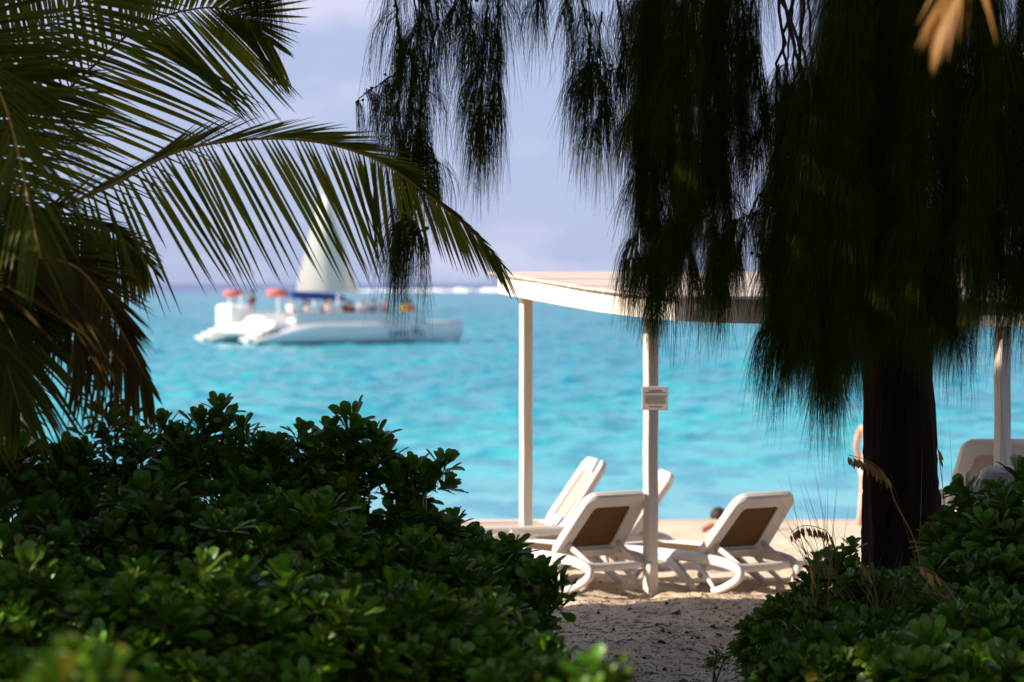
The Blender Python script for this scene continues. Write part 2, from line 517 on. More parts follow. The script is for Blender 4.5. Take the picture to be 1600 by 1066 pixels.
xs = np.concatenate([-np.geomspace(160, 4.2, 40), np.arange(-4, -0.5, .09), np.arange(-0.5, 3.2, .028), np.arange(3.2, 6, .09), np.geomspace(6.2, 160, 36)])
ys = np.concatenate([np.linspace(-60, 5, 20), np.arange(5.2, 13, .2), np.arange(13, 20.5, .035), np.arange(20.5, 30, .07), np.arange(30, 42, .25), np.linspace(43, 60, 8)])
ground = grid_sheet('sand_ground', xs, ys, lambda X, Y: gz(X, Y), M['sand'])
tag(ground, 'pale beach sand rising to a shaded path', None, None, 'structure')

WZ = -1.17
ww = [(rng.uniform(.9, 1.0) * 9.0 * (.80 ** k), rng.normal(0, .75), rng.uniform(0, 6.28)) for k in range(22)]


def sea_z(X, Y):
    Z = np.zeros_like(X)
    for lam, a, ph in ww:
        kx = math.sin(a) * 2 * math.pi / lam; ky = math.cos(a) * 2 * math.pi / lam
        s = np.sin(kx * X + ky * Y + ph + 1.5 * vnoise(X / lam / 1.7, Y / lam / 1.7))
        fade = smooth(lam * 90, lam * 45, Y)
        Z += lam * .0085 * (1 - np.abs(s)) ** 1.4 * fade * 2
    return WZ - 0.04 + Z * smooth(33, 60, Y) * .8


ys = [32.0]
while ys[-1] < 900: ys.append(ys[-1] * 1.0048)
while ys[-1] < 25000: ys.append(ys[-1] * 1.12)
ys = np.array(ys)
us = np.linspace(-1, 1, 560); us = us * .24 + .55 * us ** 7
V = []
U, YY = np.meshgrid(us, ys)
XX = U * YY
VV = np.stack([XX, YY, sea_z(XX, YY)], -1).reshape(-1, 3)
i = np.arange(len(ys) - 1)[:, None] * 560 + np.arange(559)[None]
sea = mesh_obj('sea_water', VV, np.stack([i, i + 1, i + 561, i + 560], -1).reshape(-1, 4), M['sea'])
tag(sea, 'turquoise lagoon water out to the horizon', None, None, 'structure')
mbw = MB()
for sx in (-1, 1):
    mbw.add([(sx * 25, 32, WZ - .06), (sx * 20000, 32, WZ - .06), (sx * 40000, 25000, WZ - .06), (sx * .785 * 25000, 25000, WZ - .06)], [(0, 1, 2, 3)] if sx > 0 else [(3, 2, 1, 0)])
o = mbw.obj('open_water', M['sea']); tag(o, 'open sea stretching away to both sides', None, None, 'structure')

mb = MB()
rr_ = random.Random(4)
for k in range(170):
    x = rr_.uniform(-75, 60); y = rr_.uniform(1050, 1150)
    a = .45 + .55 * math.exp(-((x + 15) / 22) ** 2)
    w_ = rr_.uniform(1.6, 6); h_ = rr_.uniform(.5, 1.7) * a
    th = np.linspace(0, 2 * math.pi, 13)[:-1]
    ring = [(x + w_ * math.cos(t), y + 2 * math.sin(t), WZ - .2) for t in th] + \
           [(x + .7 * w_ * math.cos(t), y + 1.4 * math.sin(t), WZ + h_ * rr_.uniform(.45, .8)) for t in th] + [(x, y, WZ + h_)]
    mb.add(ring, [(q, (q + 1) % 12, 12 + (q + 1) % 12, 12 + q) for q in range(12)] + [(12 + q, 12 + (q + 1) % 12, 24) for q in range(12)])
o = mb.obj('surf', M['foam'], None, True)
tag(o, 'white line of surf breaking on the far reef', None, None, 'stuff')

# ------------------------------------------------------------------ beach shelter
PR = R(22)
posts = [(822, 21.3), (1017, 19.05), (1567, 18.0), (1392, 21.3)]
base = P(1017, 928, 19.05)
sh = thing('beach_shelter', 'white painted wooden beach shelter with a low sloping board roof on square posts', 'shelter', (base[0], base[1], 0))
off = np.array([base[0], base[1], 0.0])


def roofz(X, Y):
    return CZ + .08 + .057 * (Y - 21.5) - .006 * (X + .125)


outl = []
for px, D in ((778, 21.5), (845, 20.4), (925, 19.3), (975, 18.8), (1025, 18.42), (1072, 18.18), (1150, 18.02), (1240, 17.95), (1420, 17.9), (1700, 17.9)):
    outl.append(((px - 800) * D / F, D))
outl += [(4.9, 21.9), (2.4, 21.8)]
outl = np.array(outl)
cen = outl.mean(0)
for k, (px, D) in enumerate(posts):
    x = (px - 800) * D / F; y = D
    z0 = g1(x, y) - .15
    z1 = roofz(x, y) - .16
    rr3 = R(22 if k != 2 else 24)
    c, s_ = math.cos(rr3), math.sin(rr3)
    rot = [[c, -s_, 0], [s_, c, 0], [0, 0, 1]]
    mb = MB()
    # slightly wavering hand-sawn post, chamfered edges
    m_ = 14; h = .047; ch = .007
    V = []; 
    for q in range(m_):
        zz = z0 + (z1 - z0) * q / (m_ - 1)
        dx = .0015 * math.sin(q * 1.3 + k * 2); dy = .0015 * math.cos(q * 1.7 + k)
        for (a, b_) in ((-h + ch, -h), (h - ch, -h), (h, -h + ch), (h, h - ch), (h - ch, h), (-h + ch, h), (-h, h - ch), (-h, -h + ch)):
            V.append((a + dx, b_ + dy, zz))
    Fs = [(q * 8 + i2, q * 8 + (i2 + 1) % 8, q * 8 + 8 + (i2 + 1) % 8, q * 8 + 8 + i2) for q in range(m_ - 1) for i2 in range(8)]
    Fs += [tuple(range(8))[::-1], tuple((m_ - 1) * 8 + i2 for i2 in range(8))]
    V = np.array(V); V[:, :2] = V[:, :2] @ np.array([[c, s_], [-s_, c]])
    mb.add(V + np.array([x, y, 0]) - off, Fs)
    mb.obj('post', M['white_paint'], sh)
# roof boards: strips running left-right, small gaps, one mesh
mb = MB()
ext = cen + (outl - cen) * 1.0
def push(poly, d):
    q = []
    c0 = poly.mean(0)
    for p in poly:
        v = p - c0
        q.append(p + v / np.linalg.norm(v) * d)
    return np.array(q)
rp_ = push(outl, .055)
rp_[0] += (-.05, .02)
nb = 13
for k in range(nb):
    ya, yb = 17.8 + k * (22.1 - 17.8) / nb, 17.8 + (k + 1) * (22.1 - 17.8) / nb - .012
    def clip(poly, y, keep_above):
        res = []
        for i2 in range(len(poly)):
            p, q = poly[i2], poly[(i2 + 1) % len(poly)]
            ip = (p[1] >= y) == keep_above; iq = (q[1] >= y) == keep_above
            if ip: res.append(p)
            if ip != iq:
                t_ = (y - p[1]) / (q[1] - p[1]); res.append(p + t_ * (q - p))
        return res
    pl = clip(clip(list(rp_), ya, True), yb, False)
    if len(pl) < 3: continue
    pl = np.array(pl); nn = len(pl)
    dz = rng.uniform(-.004, .004)
    top = [(p[0], p[1], roofz(*p) + .022 + dz) for p in pl]
    bot = [(p[0], p[1], roofz(*p) + .004) for p in pl]
    mb.add(np.array(top + bot) - off, [tuple(range(nn)), tuple(range(2 * nn - 1, nn - 1, -1))] + [(i2, nn + i2, nn + (i2 + 1) % nn, (i2 + 1) % nn) for i2 in range(nn)])
roof = mb.obj('roof', M['roof_paint'], sh)
# fascia: a bent board round the eave
mb = MB()
ccl = outl
inn = push(outl, -.035)
nn = len(outl)
for i2 in range(nn):
    j = (i2 + 1) % nn
    V = []
    for p in (outl[i2], outl[j], inn[j], inn[i2]):
        V.append((p[0], p[1], roofz(*p) + .002)); V.append((p[0], p[1], roofz(*p) - .168))
    mb.add(np.array(V) - off, [(0, 1, 3, 2), (4, 5, 7, 6), (1, 7, 5, 3), (0, 2, 4, 6)])
mb.obj('fascia', M['white_paint'], sh)
# beams under the boards joining the post heads
mb = MB()
pp = [np.array([(px - 800) * D / F, D]) for px, D in posts]
for a, b_ in ((0, 1), (1, 2), (2, 3), (3, 0)):
    A, B = pp[a], pp[b_]
    t_ = (B - A); ln = np.linalg.norm(t_); t_ /= ln
    nrm = np.array([-t_[1], t_[0]]) * .022
    V = []
    for p in (A + t_ * .05, B - t_ * .05):
        for sg in (-1, 1):
            q = p + nrm * sg
            V += [(q[0], q[1], roofz(*p) - .015), (q[0], q[1], roofz(*p) - .125)]
    mb.add(np.array(V) - off, [(0, 1, 5, 4), (2, 6, 7, 3), (0, 4, 6, 2), (1, 3, 7, 5), (0, 2, 3, 1), (4, 5, 7, 6)])
mb.obj('beam', M['white_paint'], sh)

# sign on the middle post
sp = P(1023.5, 622.5, 18.96)
sg = thing('notice_sign', 'small grey brown notice board fixed to the middle white post', 'sign', tuple(sp), R(3))
mb = MB(); mb.box((0, 0, 0), (.205, .012, .187), bev=.003); mb.obj('board', M['sign'], sg)
mb = MB(); rr_ = random.Random(5)
for k, zz in enumerate((.062, .048, .02, .006, -.008, -.022, -.036, -.064)):
    x = -.08 + (.03 if k in (0, 7) else 0)
    while x < (.05 if k in (0, 7) else .075):
        wd = rr_.uniform(.008, .024)
        mb.box((x + wd / 2, -.0072, zz), (wd, .0016, .0055 if k else .01)); x += wd + .005
mb.obj('lettering', M['ink'], sg)
# end of a second shelter post far left
p0 = P(42, 700, 16.6)
mb = MB(); c, s_ = math.cos(R(22)), math.sin(R(22))
zb = g1(p0[0], p0[1]) - .1; zt = P(42, 596, 16.6)[2]
mb.box((0, 0, (zt - zb) / 2), (.095, .095, zt - zb), rot=[[c, -s_, 0], [s_, c, 0], [0, 0, 1]], bev=.006)
o = mb.obj('white_post', M['white_paint'], None, False, (p0[0], p0[1], zb))
tag(o, 'lone white wooden post half hidden behind the brown palm leaflets at far left', 'post')

# ------------------------------------------------------------------ sun loungers
def rail(mb, pts, wd, ht, n=22):
    """rectangular rounded bar along a curve: wd across (x), ht in the curve's own plane"""
    p = spline(pts, n)
    T = np.gradient(p, axis=0); T /= np.linalg.norm(T, axis=1)[:, None]
    X = np.array([1.0, 0, 0])
    V = []
    sec = [(-1, -.6), (-.6, -1), (.6, -1), (1, -.6), (1, .6), (.6, 1), (-.6, 1), (-1, .6)]
    for i2 in range(n):
        b_ = np.cross(T[i2], X); b_ /= np.linalg.norm(b_); a = np.cross(b_, T[i2])
        w2 = (wd if np.isscalar(wd) else np.interp(i2 / (n - 1), np.linspace(0, 1, len(wd)), wd)) / 2
        h2 = (ht if np.isscalar(ht) else np.interp(i2 / (n - 1), np.linspace(0, 1, len(ht)), ht)) / 2
        for u, v in sec: V.append(p[i2] + a * u * w2 + b_ * v * h2)
    Fs = [(q * 8 + i2, q * 8 + (i2 + 1) % 8, q * 8 + 8 + (i2 + 1) % 8, q * 8 + 8 + i2) for q in range(n - 1) for i2 in range(8)]
    Fs += [tuple(range(8))[::-1], tuple((n - 1) * 8 + i2 for i2 in range(8))]
    mb.add(V, Fs)


def rrect(wt, wb, y0, y1, r, n=7, bulge=0.0):
    """rounded outline in (u,v): top width wt at y1, bottom width wb at y0"""
    pts = []
    cs = [((wb / 2 - r), y0 + r, -90), ((wt / 2 - r), y1 - r, 0), (-(wt / 2 - r), y1 - r, 90), (-(wb / 2 - r), y0 + r, 180)]
    for cx, cy, a0 in cs:
        for k in range(n):
            a = R(a0 + 90 * k / (n - 1))
            pts.append([cx + r * math.cos(a), cy + r * math.sin(a)])
    pts = np.array(pts)
    top = smooth(y1 - r, y1, pts[:, 1]); bot = smooth(y0 + r, y0, pts[:, 1])
    pts[:, 1] += top * bulge * (1 - (pts[:, 0] / (wt / 2)) ** 2) - bot * bulge * (1 - (pts[:, 0] / (wb / 2)) ** 2)
    return pts


def make_lounger(label, beta=50, sling=None, group='white sun loungers on the sand'):
    t = thing('sun_lounger', label, 'sun lounger', group=group)
    for s_ in (-1, 1):
        mb = MB()
        f = lambda P_: [(s_ * x, -v, z * .87) for x, v, z in P_]
        rail(mb, f([(.31, -1.62, .25), (.31, -1.5, .285), (.31, -1.1, .295), (.31, -.6, .29), (.31, -.2, .278), (.30, .08, .245), (.285, .19, .19), (.295, .18, .12), (.33, .06, .04), (.365, -.05, 0.0)]), [.05, .05, .05, .055, .055, .05, .05], [.05, .075, .08, .08, .07, .06, .05], 44)
        mb.obj('side_rail', M['resin'], t, True)
        mb = MB(); rail(mb, f([(.31, -.80, .275), (.315, -.68, .24), (.33, -.5, .14), (.36, -.30, 0.0)]), [.05, .05, .045], [.10, .07, .05], 14); mb.obj('leg', M['resin'], t, True)
        mb = MB(); rail(mb, f([(.305, -.36, .265), (.32, -.2, .14), (.35, -.045, .02)]), .03, [.045, .03], 10); mb.obj('strut', M['resin'], t, True)
        mb = MB(); rail(mb, f([(.31, -.82, .27), (.315, -.93, .235), (.33, -1.05, .14), (.36, -1.16, 0.0)]), [.05, .045], [.09, .06, .05], 14); mb.obj('leg', M['resin'], t, True)
        mb = MB(); rail(mb, f([(.31, -1.60, .25), (.32, -1.56, .14), (.36, -1.42, 0.0)]), [.05, .045], [.07, .05], 12); mb.obj('leg', M['resin'], t, True)
    mb = MB()
    rail(mb, [(-.29, -.14, .225), (-.15, -.15, .218), (.15, -.15, .218), (.29, -.14, .225)], .0, .0, 8) if False else None
    mb.tube(spline([(-.285, -.13, .19), (-.12, -.14, .18), (.12, -.14, .18), (.285, -.13, .19)], 10), .034, 10, sy=1.0)
    mb.obj('crossbar', M['resin'], t, True)
    # seat: rim and sling
    oo = rrect(.60, .60, .30, 1.62, .06); ii = rrect(.50, .50, .36, 1.54, .04)
    nn = len(oo); V = []
    for zz in (.282, .245):
        V += [(p[0], p[1], zz) for p in oo] + [(p[0], p[1], zz - .004) for p in ii]
    Fs = []
    for k in range(nn):
        j = (k + 1) % nn
        Fs += [(k, j, nn + j, nn + k), (2 * nn + k, 3 * nn + k, 3 * nn + j, 2 * nn + j), (k, 2 * nn + k, 2 * nn + j, j), (nn + k, nn + j, 3 * nn + j, 3 * nn + k)]
    mb = MB(); mb.add(V, Fs); seat = crisp(mb.obj('seat', M['resin'], t, True))
    mb = MB(); q = rrect(.52, .52, .35, 1.55, .04)
    mb.add([(p[0], p[1], .268) for p in q] + [(p[0], p[1], .264) for p in q], [tuple(range(nn)), tuple(range(2 * nn - 1, nn - 1, -1))] + [(k, nn + k, nn + (k + 1) % nn, (k + 1) % nn) for k in range(nn)])
    mb.obj('seat_sling', sling or M['sling'], seat)
    # backrest, hinged at y=+.27, leaning back towards -y
    cb, sb = math.cos(R(beta)), math.sin(R(beta))
    def bk(u, v, d):     # u across, v up the back, d out of its rear face
        return (u, .30 - v * cb + (d) * -sb, .245 + v * sb - d * cb)
    oo = rrect(.60, .66, .0, .71, .10, bulge=.012); ii = rrect(.36, .41, .115, .575, .035, bulge=.02)
    V = []
    for d, sh_ in ((.03, 0), (.012, 1), (-.022, 1), (-.036, 0)):
        A = oo if sh_ else oo * .975 + np.array([0, .009])
        V += [bk(p[0], p[1], d) for p in A]
    for d in (.018, -.022):
        V += [bk(p[0], p[1], d) for p in ii]
    Fs = []
    for k in range(nn):
        j = (k + 1) % nn
        for a in range(3): Fs.append((a * nn + k, (a + 1) * nn + k, (a + 1) * nn + j, a * nn + j))
        Fs += [(k, j, 4 * nn + j, 4 * nn + k), (3 * nn + j, 3 * nn + k, 5 * nn + k, 5 * nn + j), (4 * nn + k, 4 * nn + j, 5 * nn + j, 5 * nn + k)]
    mb = MB(); mb.add(V, Fs); br = crisp(mb.obj('backrest', M['resin'], t, True), 24)
    q = rrect(.37, .42, .11, .58, .035, bulge=.02)
    mb = MB(); mb.add([bk(p[0], p[1], .004) for p in q] + [bk(p[0], p[1], -.001) for p in q], [tuple(range(nn)), tuple(range(2 * nn - 1, nn - 1, -1))] + [(k, nn + k, nn + (k + 1) % nn, (k + 1) % nn) for k in range(nn)])
    mb.obj('sling', sling or M['sling'], br)
    mb = MB()
    for s_ in (-1, 1):
        a = np.array(bk(s_ * .235, .16, .03)); b2 = np.array((s_ * .22, -.135, .19)); 
        rail(mb, [a, (a + b2) / 2 + (0, -.01, 0), b2], [.022, .022], [.05, .035], 6)
    a = np.array(bk(-.22, .10, .045)); b2 = np.array(bk(.22, .10, .045)); mb.tube([a, b2], .014, 6)
    mb.obj('prop', M['resin'], t, True)
    return t


def place(t, px, py, D, rz, tilt=0.0):
    x = (px - 800) * D / F
    t.location = (x, D, CZ + (443 - py) * D / F)
    t.rotation_euler = (tilt, 0, R(rz))


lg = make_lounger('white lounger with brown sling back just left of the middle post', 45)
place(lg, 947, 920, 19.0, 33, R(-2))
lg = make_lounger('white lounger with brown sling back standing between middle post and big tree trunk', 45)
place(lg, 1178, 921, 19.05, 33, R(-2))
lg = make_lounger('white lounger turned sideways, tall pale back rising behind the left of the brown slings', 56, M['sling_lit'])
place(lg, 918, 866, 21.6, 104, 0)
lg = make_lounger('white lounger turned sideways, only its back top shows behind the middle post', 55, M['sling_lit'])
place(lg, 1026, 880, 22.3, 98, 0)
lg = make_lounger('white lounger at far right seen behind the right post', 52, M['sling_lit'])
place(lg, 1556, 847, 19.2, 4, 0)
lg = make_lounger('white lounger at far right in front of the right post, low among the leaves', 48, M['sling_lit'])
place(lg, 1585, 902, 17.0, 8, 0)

# ------------------------------------------------------------------ people
def figure(name, label, cat, J, E, Rd, skinm, loc, rz, clothes=(), hair=None, group=None, scale=1.0, lev=2):
    """J: joints, E: edges, Rd: radii -> one continuous skinned body"""
    me = bpy.data.meshes.new('body')
    me.from_pydata(J, E, []); me.update()
    o = bpy.data.objects.new(name, me); COL.objects.link(o)
    md = o.modifiers.new('skin', 'SKIN'); md.use_smooth_shade = True
    for i2, r_ in enumerate(Rd):
        rr4 = r_ if isinstance(r_, tuple) else (r_, r_)
        me.skin_vertices[0].data[i2].radius = rr4
    me.skin_vertices[0].data[0].use_root = True
    if lev:
        sb = o.modifiers.new('sub', 'SUBSURF'); sb.levels = lev; sb.render_levels = lev
    me.materials.append(skinm)
    o.location = loc; o.rotation_euler = (0, 0, rz); o.scale = (scale,) * 3
    tag(o, label, cat, group)
    for (nm, cj, ce, cr_, cm) in clothes:
        m2 = bpy.data.meshes.new(nm); m2.from_pydata(cj, ce, []); m2.update()
        c_ = bpy.data.objects.new(nm, m2); COL.objects.link(c_); c_.parent = o
        md = c_.modifiers.new('skin', 'SKIN'); md.use_smooth_shade = True
        for i2, r_ in enumerate(cr_):
            m2.skin_vertices[0].data[i2].radius = r_ if isinstance(r_, tuple) else (r_, r_)
        m2.skin_vertices[0].data[0].use_root = True
        if lev:
            sb = c_.modifiers.new('sub', 'SUBSURF'); sb.levels = 1; sb.render_levels = 1
        m2.materials.append(cm)
    if hair:
        c, r_, hm, face = hair
        mb = MB()
        V = []; nA, nB = 14, 8
        for j in range(nB):
            ph = math.pi * (j / (nB - 1)) * .62
            for k in range(nA):
                th = 2 * math.pi * k / nA
                lowf = 1.0
                V.append((c[0] + r_ * 1.08 * math.sin(ph) * math.cos(th), c[1] + r_ * 1.1 * math.sin(ph) * math.sin(th) - .012 * face, c[2] + r_ * 1.12 * math.cos(ph)))
        Fs = [(j * nA + k, (j + 1) * nA + k, (j + 1) * nA + (k + 1) % nA, j * nA + (k + 1) % nA) for j in range(nB - 1) for k in range(nA)]
        mb.add(V, Fs); mb.obj('hair', hm, o, True)
    return o


# walking bather seen beside the trunk (faces the water, +y; figure faces local +y)
J = [(0, 0, .92), (0, .0, 1.10), (0, .01, 1.28), (0, 0, 1.42), (0, .01, 1.50), (0, .03, 1.58), (0, .035, 1.66),
     (-.17, 0, 1.40), (-.23, -.03, 1.13), (-.21, .08, .90), (-.205, .11, .82),
     (.17, 0, 1.40), (.22, .03, 1.13), (.21, .0, .88), (.21, .01, .80),
     (-.10, 0, .86), (-.11, -.06, .48), (-.115, -.22, .12), (-.115, -.20, .04), (-.12, -.10, .02),
     (.10, 0, .86), (.11, .12, .48), (.11, .10, .10), (.11, .10, .04), (.115, .24, .03),
     (0, .12, 1.61)]
E = [(0, 1), (1, 2), (2, 3), (3, 4), (4, 5), (5, 6), (2, 7), (7, 8), (8, 9), (9, 10), (2, 11), (11, 12), (12, 13), (13, 14),
     (0, 15), (15, 16), (16, 17), (17, 18), (18, 19), (0, 20), (20, 21), (21, 22), (22, 23), (23, 24), (5, 25)]
Rd = [(.15, .11), (.13, .09), (.16, .10), (.10, .07), .052, .085, .078, .055, .042, .034, .03, .055, .042, .034, .03,
      .088, .058, .037, .04, .03, .088, .058, .037, .04, .03, .02]
xw = P(1360, 815, 34.5)
wp = figure('person', 'standing bather in white swimwear at the water edge, half behind the big trunk', 'person', J, E, Rd, M['skin'],
       (xw[0], 34.3, g1(xw[0], 34.3) + .0), R(-25),
       clothes=[('swim_shorts', [(0, 0, .97), (0, 0, .90), (-.105, 0, .80), (-.11, -.02, .66), (.105, .01, .80), (.11, .05, .66)], [(0, 1), (1, 2), (2, 3), (1, 4), (4, 5)], [(.16, .115), (.16, .12), .105, .095, .105, .095], CLOTH['white'])],
       hair=((0, .03, 1.64), .098, M['hair'], 1))
# hands with separate fingers
for sx, w0 in ((-1, np.array((-.205, .11, .80))), (1, np.array((.21, .01, .78)))):
    mb = MB()
    mb.tube([w0 + (0, 0, .03), w0 + (0, .005, -.02), w0 + (0, .008, -.07)], [.024, .034, .032], 8, sy=.5)
    for k in range(4):
        a = w0 + np.array((0, (k - 1.5) * .019 + .006, -.075)); ln = (.062, .074, .078, .066)[3 - k]
        mb.tube([a, a + (0, .004, -ln * .5), a + (-sx * .008, .012, -ln)], [.0095, .0085, .006], 6)
    a = w0 + np.array((0, .03, -.01)); mb.tube([a, a + (-sx * .005, .028, -.025), a + (-sx * .01, .034, -.06)], [.011, .0095, .007], 6)
    mb.obj('hand', M['skin'], wp, True)
# bather lying propped up by the shore, only the head shows past the lounger
J = [(0, 0, .12), (0, -.22, .13), (0, -.42, .15), (0, -.54, .19), (0, -.60, .21), (0, -.67, .24), (0, -.75, .27),
     (-.18, -.45, .14), (-.27, -.62, .06), (-.20, -.80, .05), (-.16, -.86, .06),
     (.18, -.45, .14), (.27, -.40, .06), (.27, -.16, .05), (.26, -.08, .05),
     (-.10, .10, .11), (-.12, .50, .14), (-.12, .90, .07), (-.12, .98, .14),
     (.10, .10, .11), (.12, .50, .12), (.13, .92, .06), (.13, 1.0, .15), (0, -.66, .33)]
E = [(0, 1), (1, 2), (2, 3), (3, 4), (4, 5), (5, 6), (2, 7), (7, 8), (8, 9), (9, 10), (2, 11), (11, 12), (12, 13), (13, 14), (0, 15), (15, 16), (16, 17), (17, 18), (0, 19), (19, 20), (20, 21), (21, 22), (5, 23)]
Rd = [(.15, .11), (.13, .09), (.16, .10), (.08, .07), .052, .085, .078, .055, .042, .034, .026, .055, .042, .034, .026, .088, .06, .04, .03, .088, .06, .04, .03, .02]
hp = P(1127, 812, 31.0)
wp = figure('person', 'dark haired bather resting on the sand, head showing left of the right lounger back', 'person', J, E, Rd, M['skin'],
       (hp[0] + .36, 32.0, g1(hp[0], 32.0)), R(-30),
       clothes=[('swimwear', [(0, -.06, .13), (0, .02, .12)], [(0, 1)], [(.16, .12), (.16, .12)], CLOTH['dark'])],
       hair=((0, -.73, .27), .1, M['hair'], -1), lev=2)

# ------------------------------------------------------------------ catamaran
BD = 137.0
bo = P(400, 540, BD)
PSI = R(31)
boat = thing('catamaran', 'white sailing catamaran carrying day trippers across the lagoon', 'catamaran', (bo[0], bo[1], WZ), PSI)


def hull(yc):
    mb = MB(); st = MB()
    L_ = 13.4; V = []; n_ = 22
    for i2 in range(n_):
        t_ = i2 / (n_ - 1); x = -.4 + L_ * t_
        w_ = .95 * min(1, (1 - t_) ** .55 * 1.5) * (.85 + .15 * min(1, t_ * 6)) + .03
        zt = 1.30 + .12 * t_
        if t_ < .3: zt = .40 + (1.36 - .40) * smooth(0, .3, t_) ** .8        # steps curve down to the stern
        zt = float(zt)
        for (u, zz) in ((-.35, -.35), (-.8, .12), (-1.0, min(.6, zt - .05)), (-.97, zt), (.97, zt), (1.0, min(.6, zt - .05)), (.8, .12), (.35, -.35)):
            V.append((x + (.5 * t_ * t_ * (zz > .5)), yc + u * w_, zz))
    Fs = [(q * 8 + i2, q * 8 + (i2 + 1) % 8, q * 8 + 8 + (i2 + 1) % 8, q * 8 + 8 + i2) for q in range(n_ - 1) for i2 in range(8)]
    Fs += [tuple(range(8))[::-1], tuple((n_ - 1) * 8 + i2 for i2 in range(8))]
    mb.add(V, Fs)
    h_ = mb.obj('hull', M['hull'], boat, True)
    V = []
    for i2 in range(n_):
        t_ = i2 / (n_ - 1); x = -.38 + L_ * .985 * t_
        w_ = .95 * min(1, (1 - t_) ** .55 * 1.5) * (.85 + .15 * min(1, t_ * 6)) + .05
        V += [(x, yc - w_ * .86, -.1), (x, yc - w_ * .9, .26), (x, yc + w_ * .9, .26), (x, yc + w_ * .86, -.1)]
    Fs = [(q * 4 + a, q * 4 + a + 1, q * 4 + 5 + a, q * 4 + 4 + a) for q in range(n_ - 1) for a in (0, 2)]
    st.add(V, Fs); st.obj('waterline_stripe', M['antifoul'], h_, True)
    return h_


h1 = hull(0.0); h2 = hull(6.2)
mb = MB(); mb.box((6.0, 3.1, 1.2), (10.2, 6.6, .5), bev=.14); mb.box((10.6, 3.1, 1.12), (1.8, 5.2, .12), bev=.03); mb.box((1.2, 3.1, .93), (1.9, 5.0, .66), bev=.2); mb.obj('bridge_deck', M['hull'], boat)
mb = MB()       # raised bulwark round the deck
mb.box((6.4, -.62, 1.62), (8.6, .10, .62), bev=.04); mb.box((6.4, 6.9, 1.62), (8.6, .10, .62), bev=.04)
mb.obj('bulwark', M['hull'], boat)
mb = MB(); mb.box((.9, 5.0, 1.75), (1.5, 1.9, 1.25), bev=.14); mb.box((2.3, 3.1, 1.25), (2.4, 2.4, .9), bev=.2); mb.box((3.2, .1, 1.35), (2.4, 1.1, .5), bev=.2); mb.obj('cockpit_coaming', M['gel'], boat)
for hobj, yc in ((h1, 0), (h2, 6.2)):
    mb = MB()
    for k in range(4): mb.box((-.55 + .42 * k, yc, .42 + .2 * k), (.5, 1.25, .16), bev=.05)
    mb.obj('stern_steps', M['gel'], hobj)
# bow rail
mb = MB()
rl = [(9.6, -.6), (12.4, -.4), (13.2, 0), (12.6, 3.1), (13.2, 6.2), (12.4, 6.6), (9.6, 6.8)]
mb.tube([(x, y, 2.05) for x, y in rl], .016, 6); mb.tube([(x, y, 1.75) for x, y in rl], .008, 6)
for x, y in rl: mb.tube([(x, y, 1.3), (x, y, 2.05)], .014, 6)
mb.obj('rail', CLOTH['grey'], boat)
# mast, boom cover, awning frame
mb = MB(); mb.tube([(6.0, 3.3, 1.4), (6.0, 3.3, 6.0), (5.9, 3.3, 9.4)], [.13, .12, .08], 10); mb.obj('mast', M['alu'], boat, True)
mb = MB()       # sail: curved sheet with thickness
V = []; na, nb_ = 16, 12
for s2 in (0, 1):
    for i2 in range(na):
        v = i2 / (na - 1); ch = 3.9 * (1 - v) ** .8 + .2
        for j in range(nb_):
            u = j / (nb_ - 1)
            V.append((6.0 - .1 * v + (.52 - u) * ch, 3.1 - .95 * math.sin(math.pi * u) * (1 - .6 * v) + s2 * .02, 3.05 + 5.6 * v + .1 * u))
m3 = na * nb_
Fs = []
for i2 in range(na - 1):
    for j in range(nb_ - 1):
        a = i2 * nb_ + j
        Fs += [(a, a + 1, a + nb_ + 1, a + nb_), (m3 + a, m3 + a + nb_, m3 + a + nb_ + 1, m3 + a + 1)]
mb.add(V, Fs); mb.obj('sail', M['sail'], boat, True)
mb = MB()
mb.tube(spline([(7.1, 3.1, 2.72), (5.6, 2.6, 2.83), (4.0, 2.1, 2.9), (3.0, 1.8, 2.95)], 10), [.16] + [.24] * 8 + [.14], 10)
mb.obj('boom_cover', M['blue'], boat, True)
for x, y in ((.9, 5.6), (.9, 4.0), (3.4, 2.4), (3.4, 4.2), (5.9, 1.4), (5.9, 4.6)):
    mb = MB(); mb.tube([(x, y, 1.4), (x, y, 2.95)], .06, 6); mb.obj('awning_post', M['hull'], boat)
mb = MB()
mb.tube([(.4, 5.2, 2.98), (.9, 5.1, 3.0), (1.5, 5.0, 2.98)], [.2, .25, .2], 10); mb.obj('rolled_awning', M['red'], boat, True)
mb = MB(); mb.tube([(1.9, 2.5, 3.0), (2.5, 2.4, 3.04), (3.1, 2.3, 3.0)], [.22, .27, .22], 10); mb.obj('rolled_awning', M['red'], boat, True)
fc = bpy.data.curves.new('boat_name', 'FONT'); fc.body = "Lady My"; fc.size = 1.0; fc.extrude = .01; fc.space_character = 1.15
fo = bpy.data.objects.new('boat_name_curve', fc); COL.objects.link(fo)
bpy.context.view_layer.update()
tm = bpy.data.meshes.new_from_object(fo.evaluated_get(bpy.context.evaluated_depsgraph_get()))
bpy.data.objects.remove(fo); bpy.data.curves.remove(fc)
fo = bpy.data.objects.new('boat_name', tm); COL.objects.link(fo); fo.parent = h1
fo.location = (8.0, -.99, .55); fo.rotation_euler = (R(90), 0, 0); fo.scale = (.62, .72, 1)
tm.materials.clear(); tm.materials.append(M['navy'])

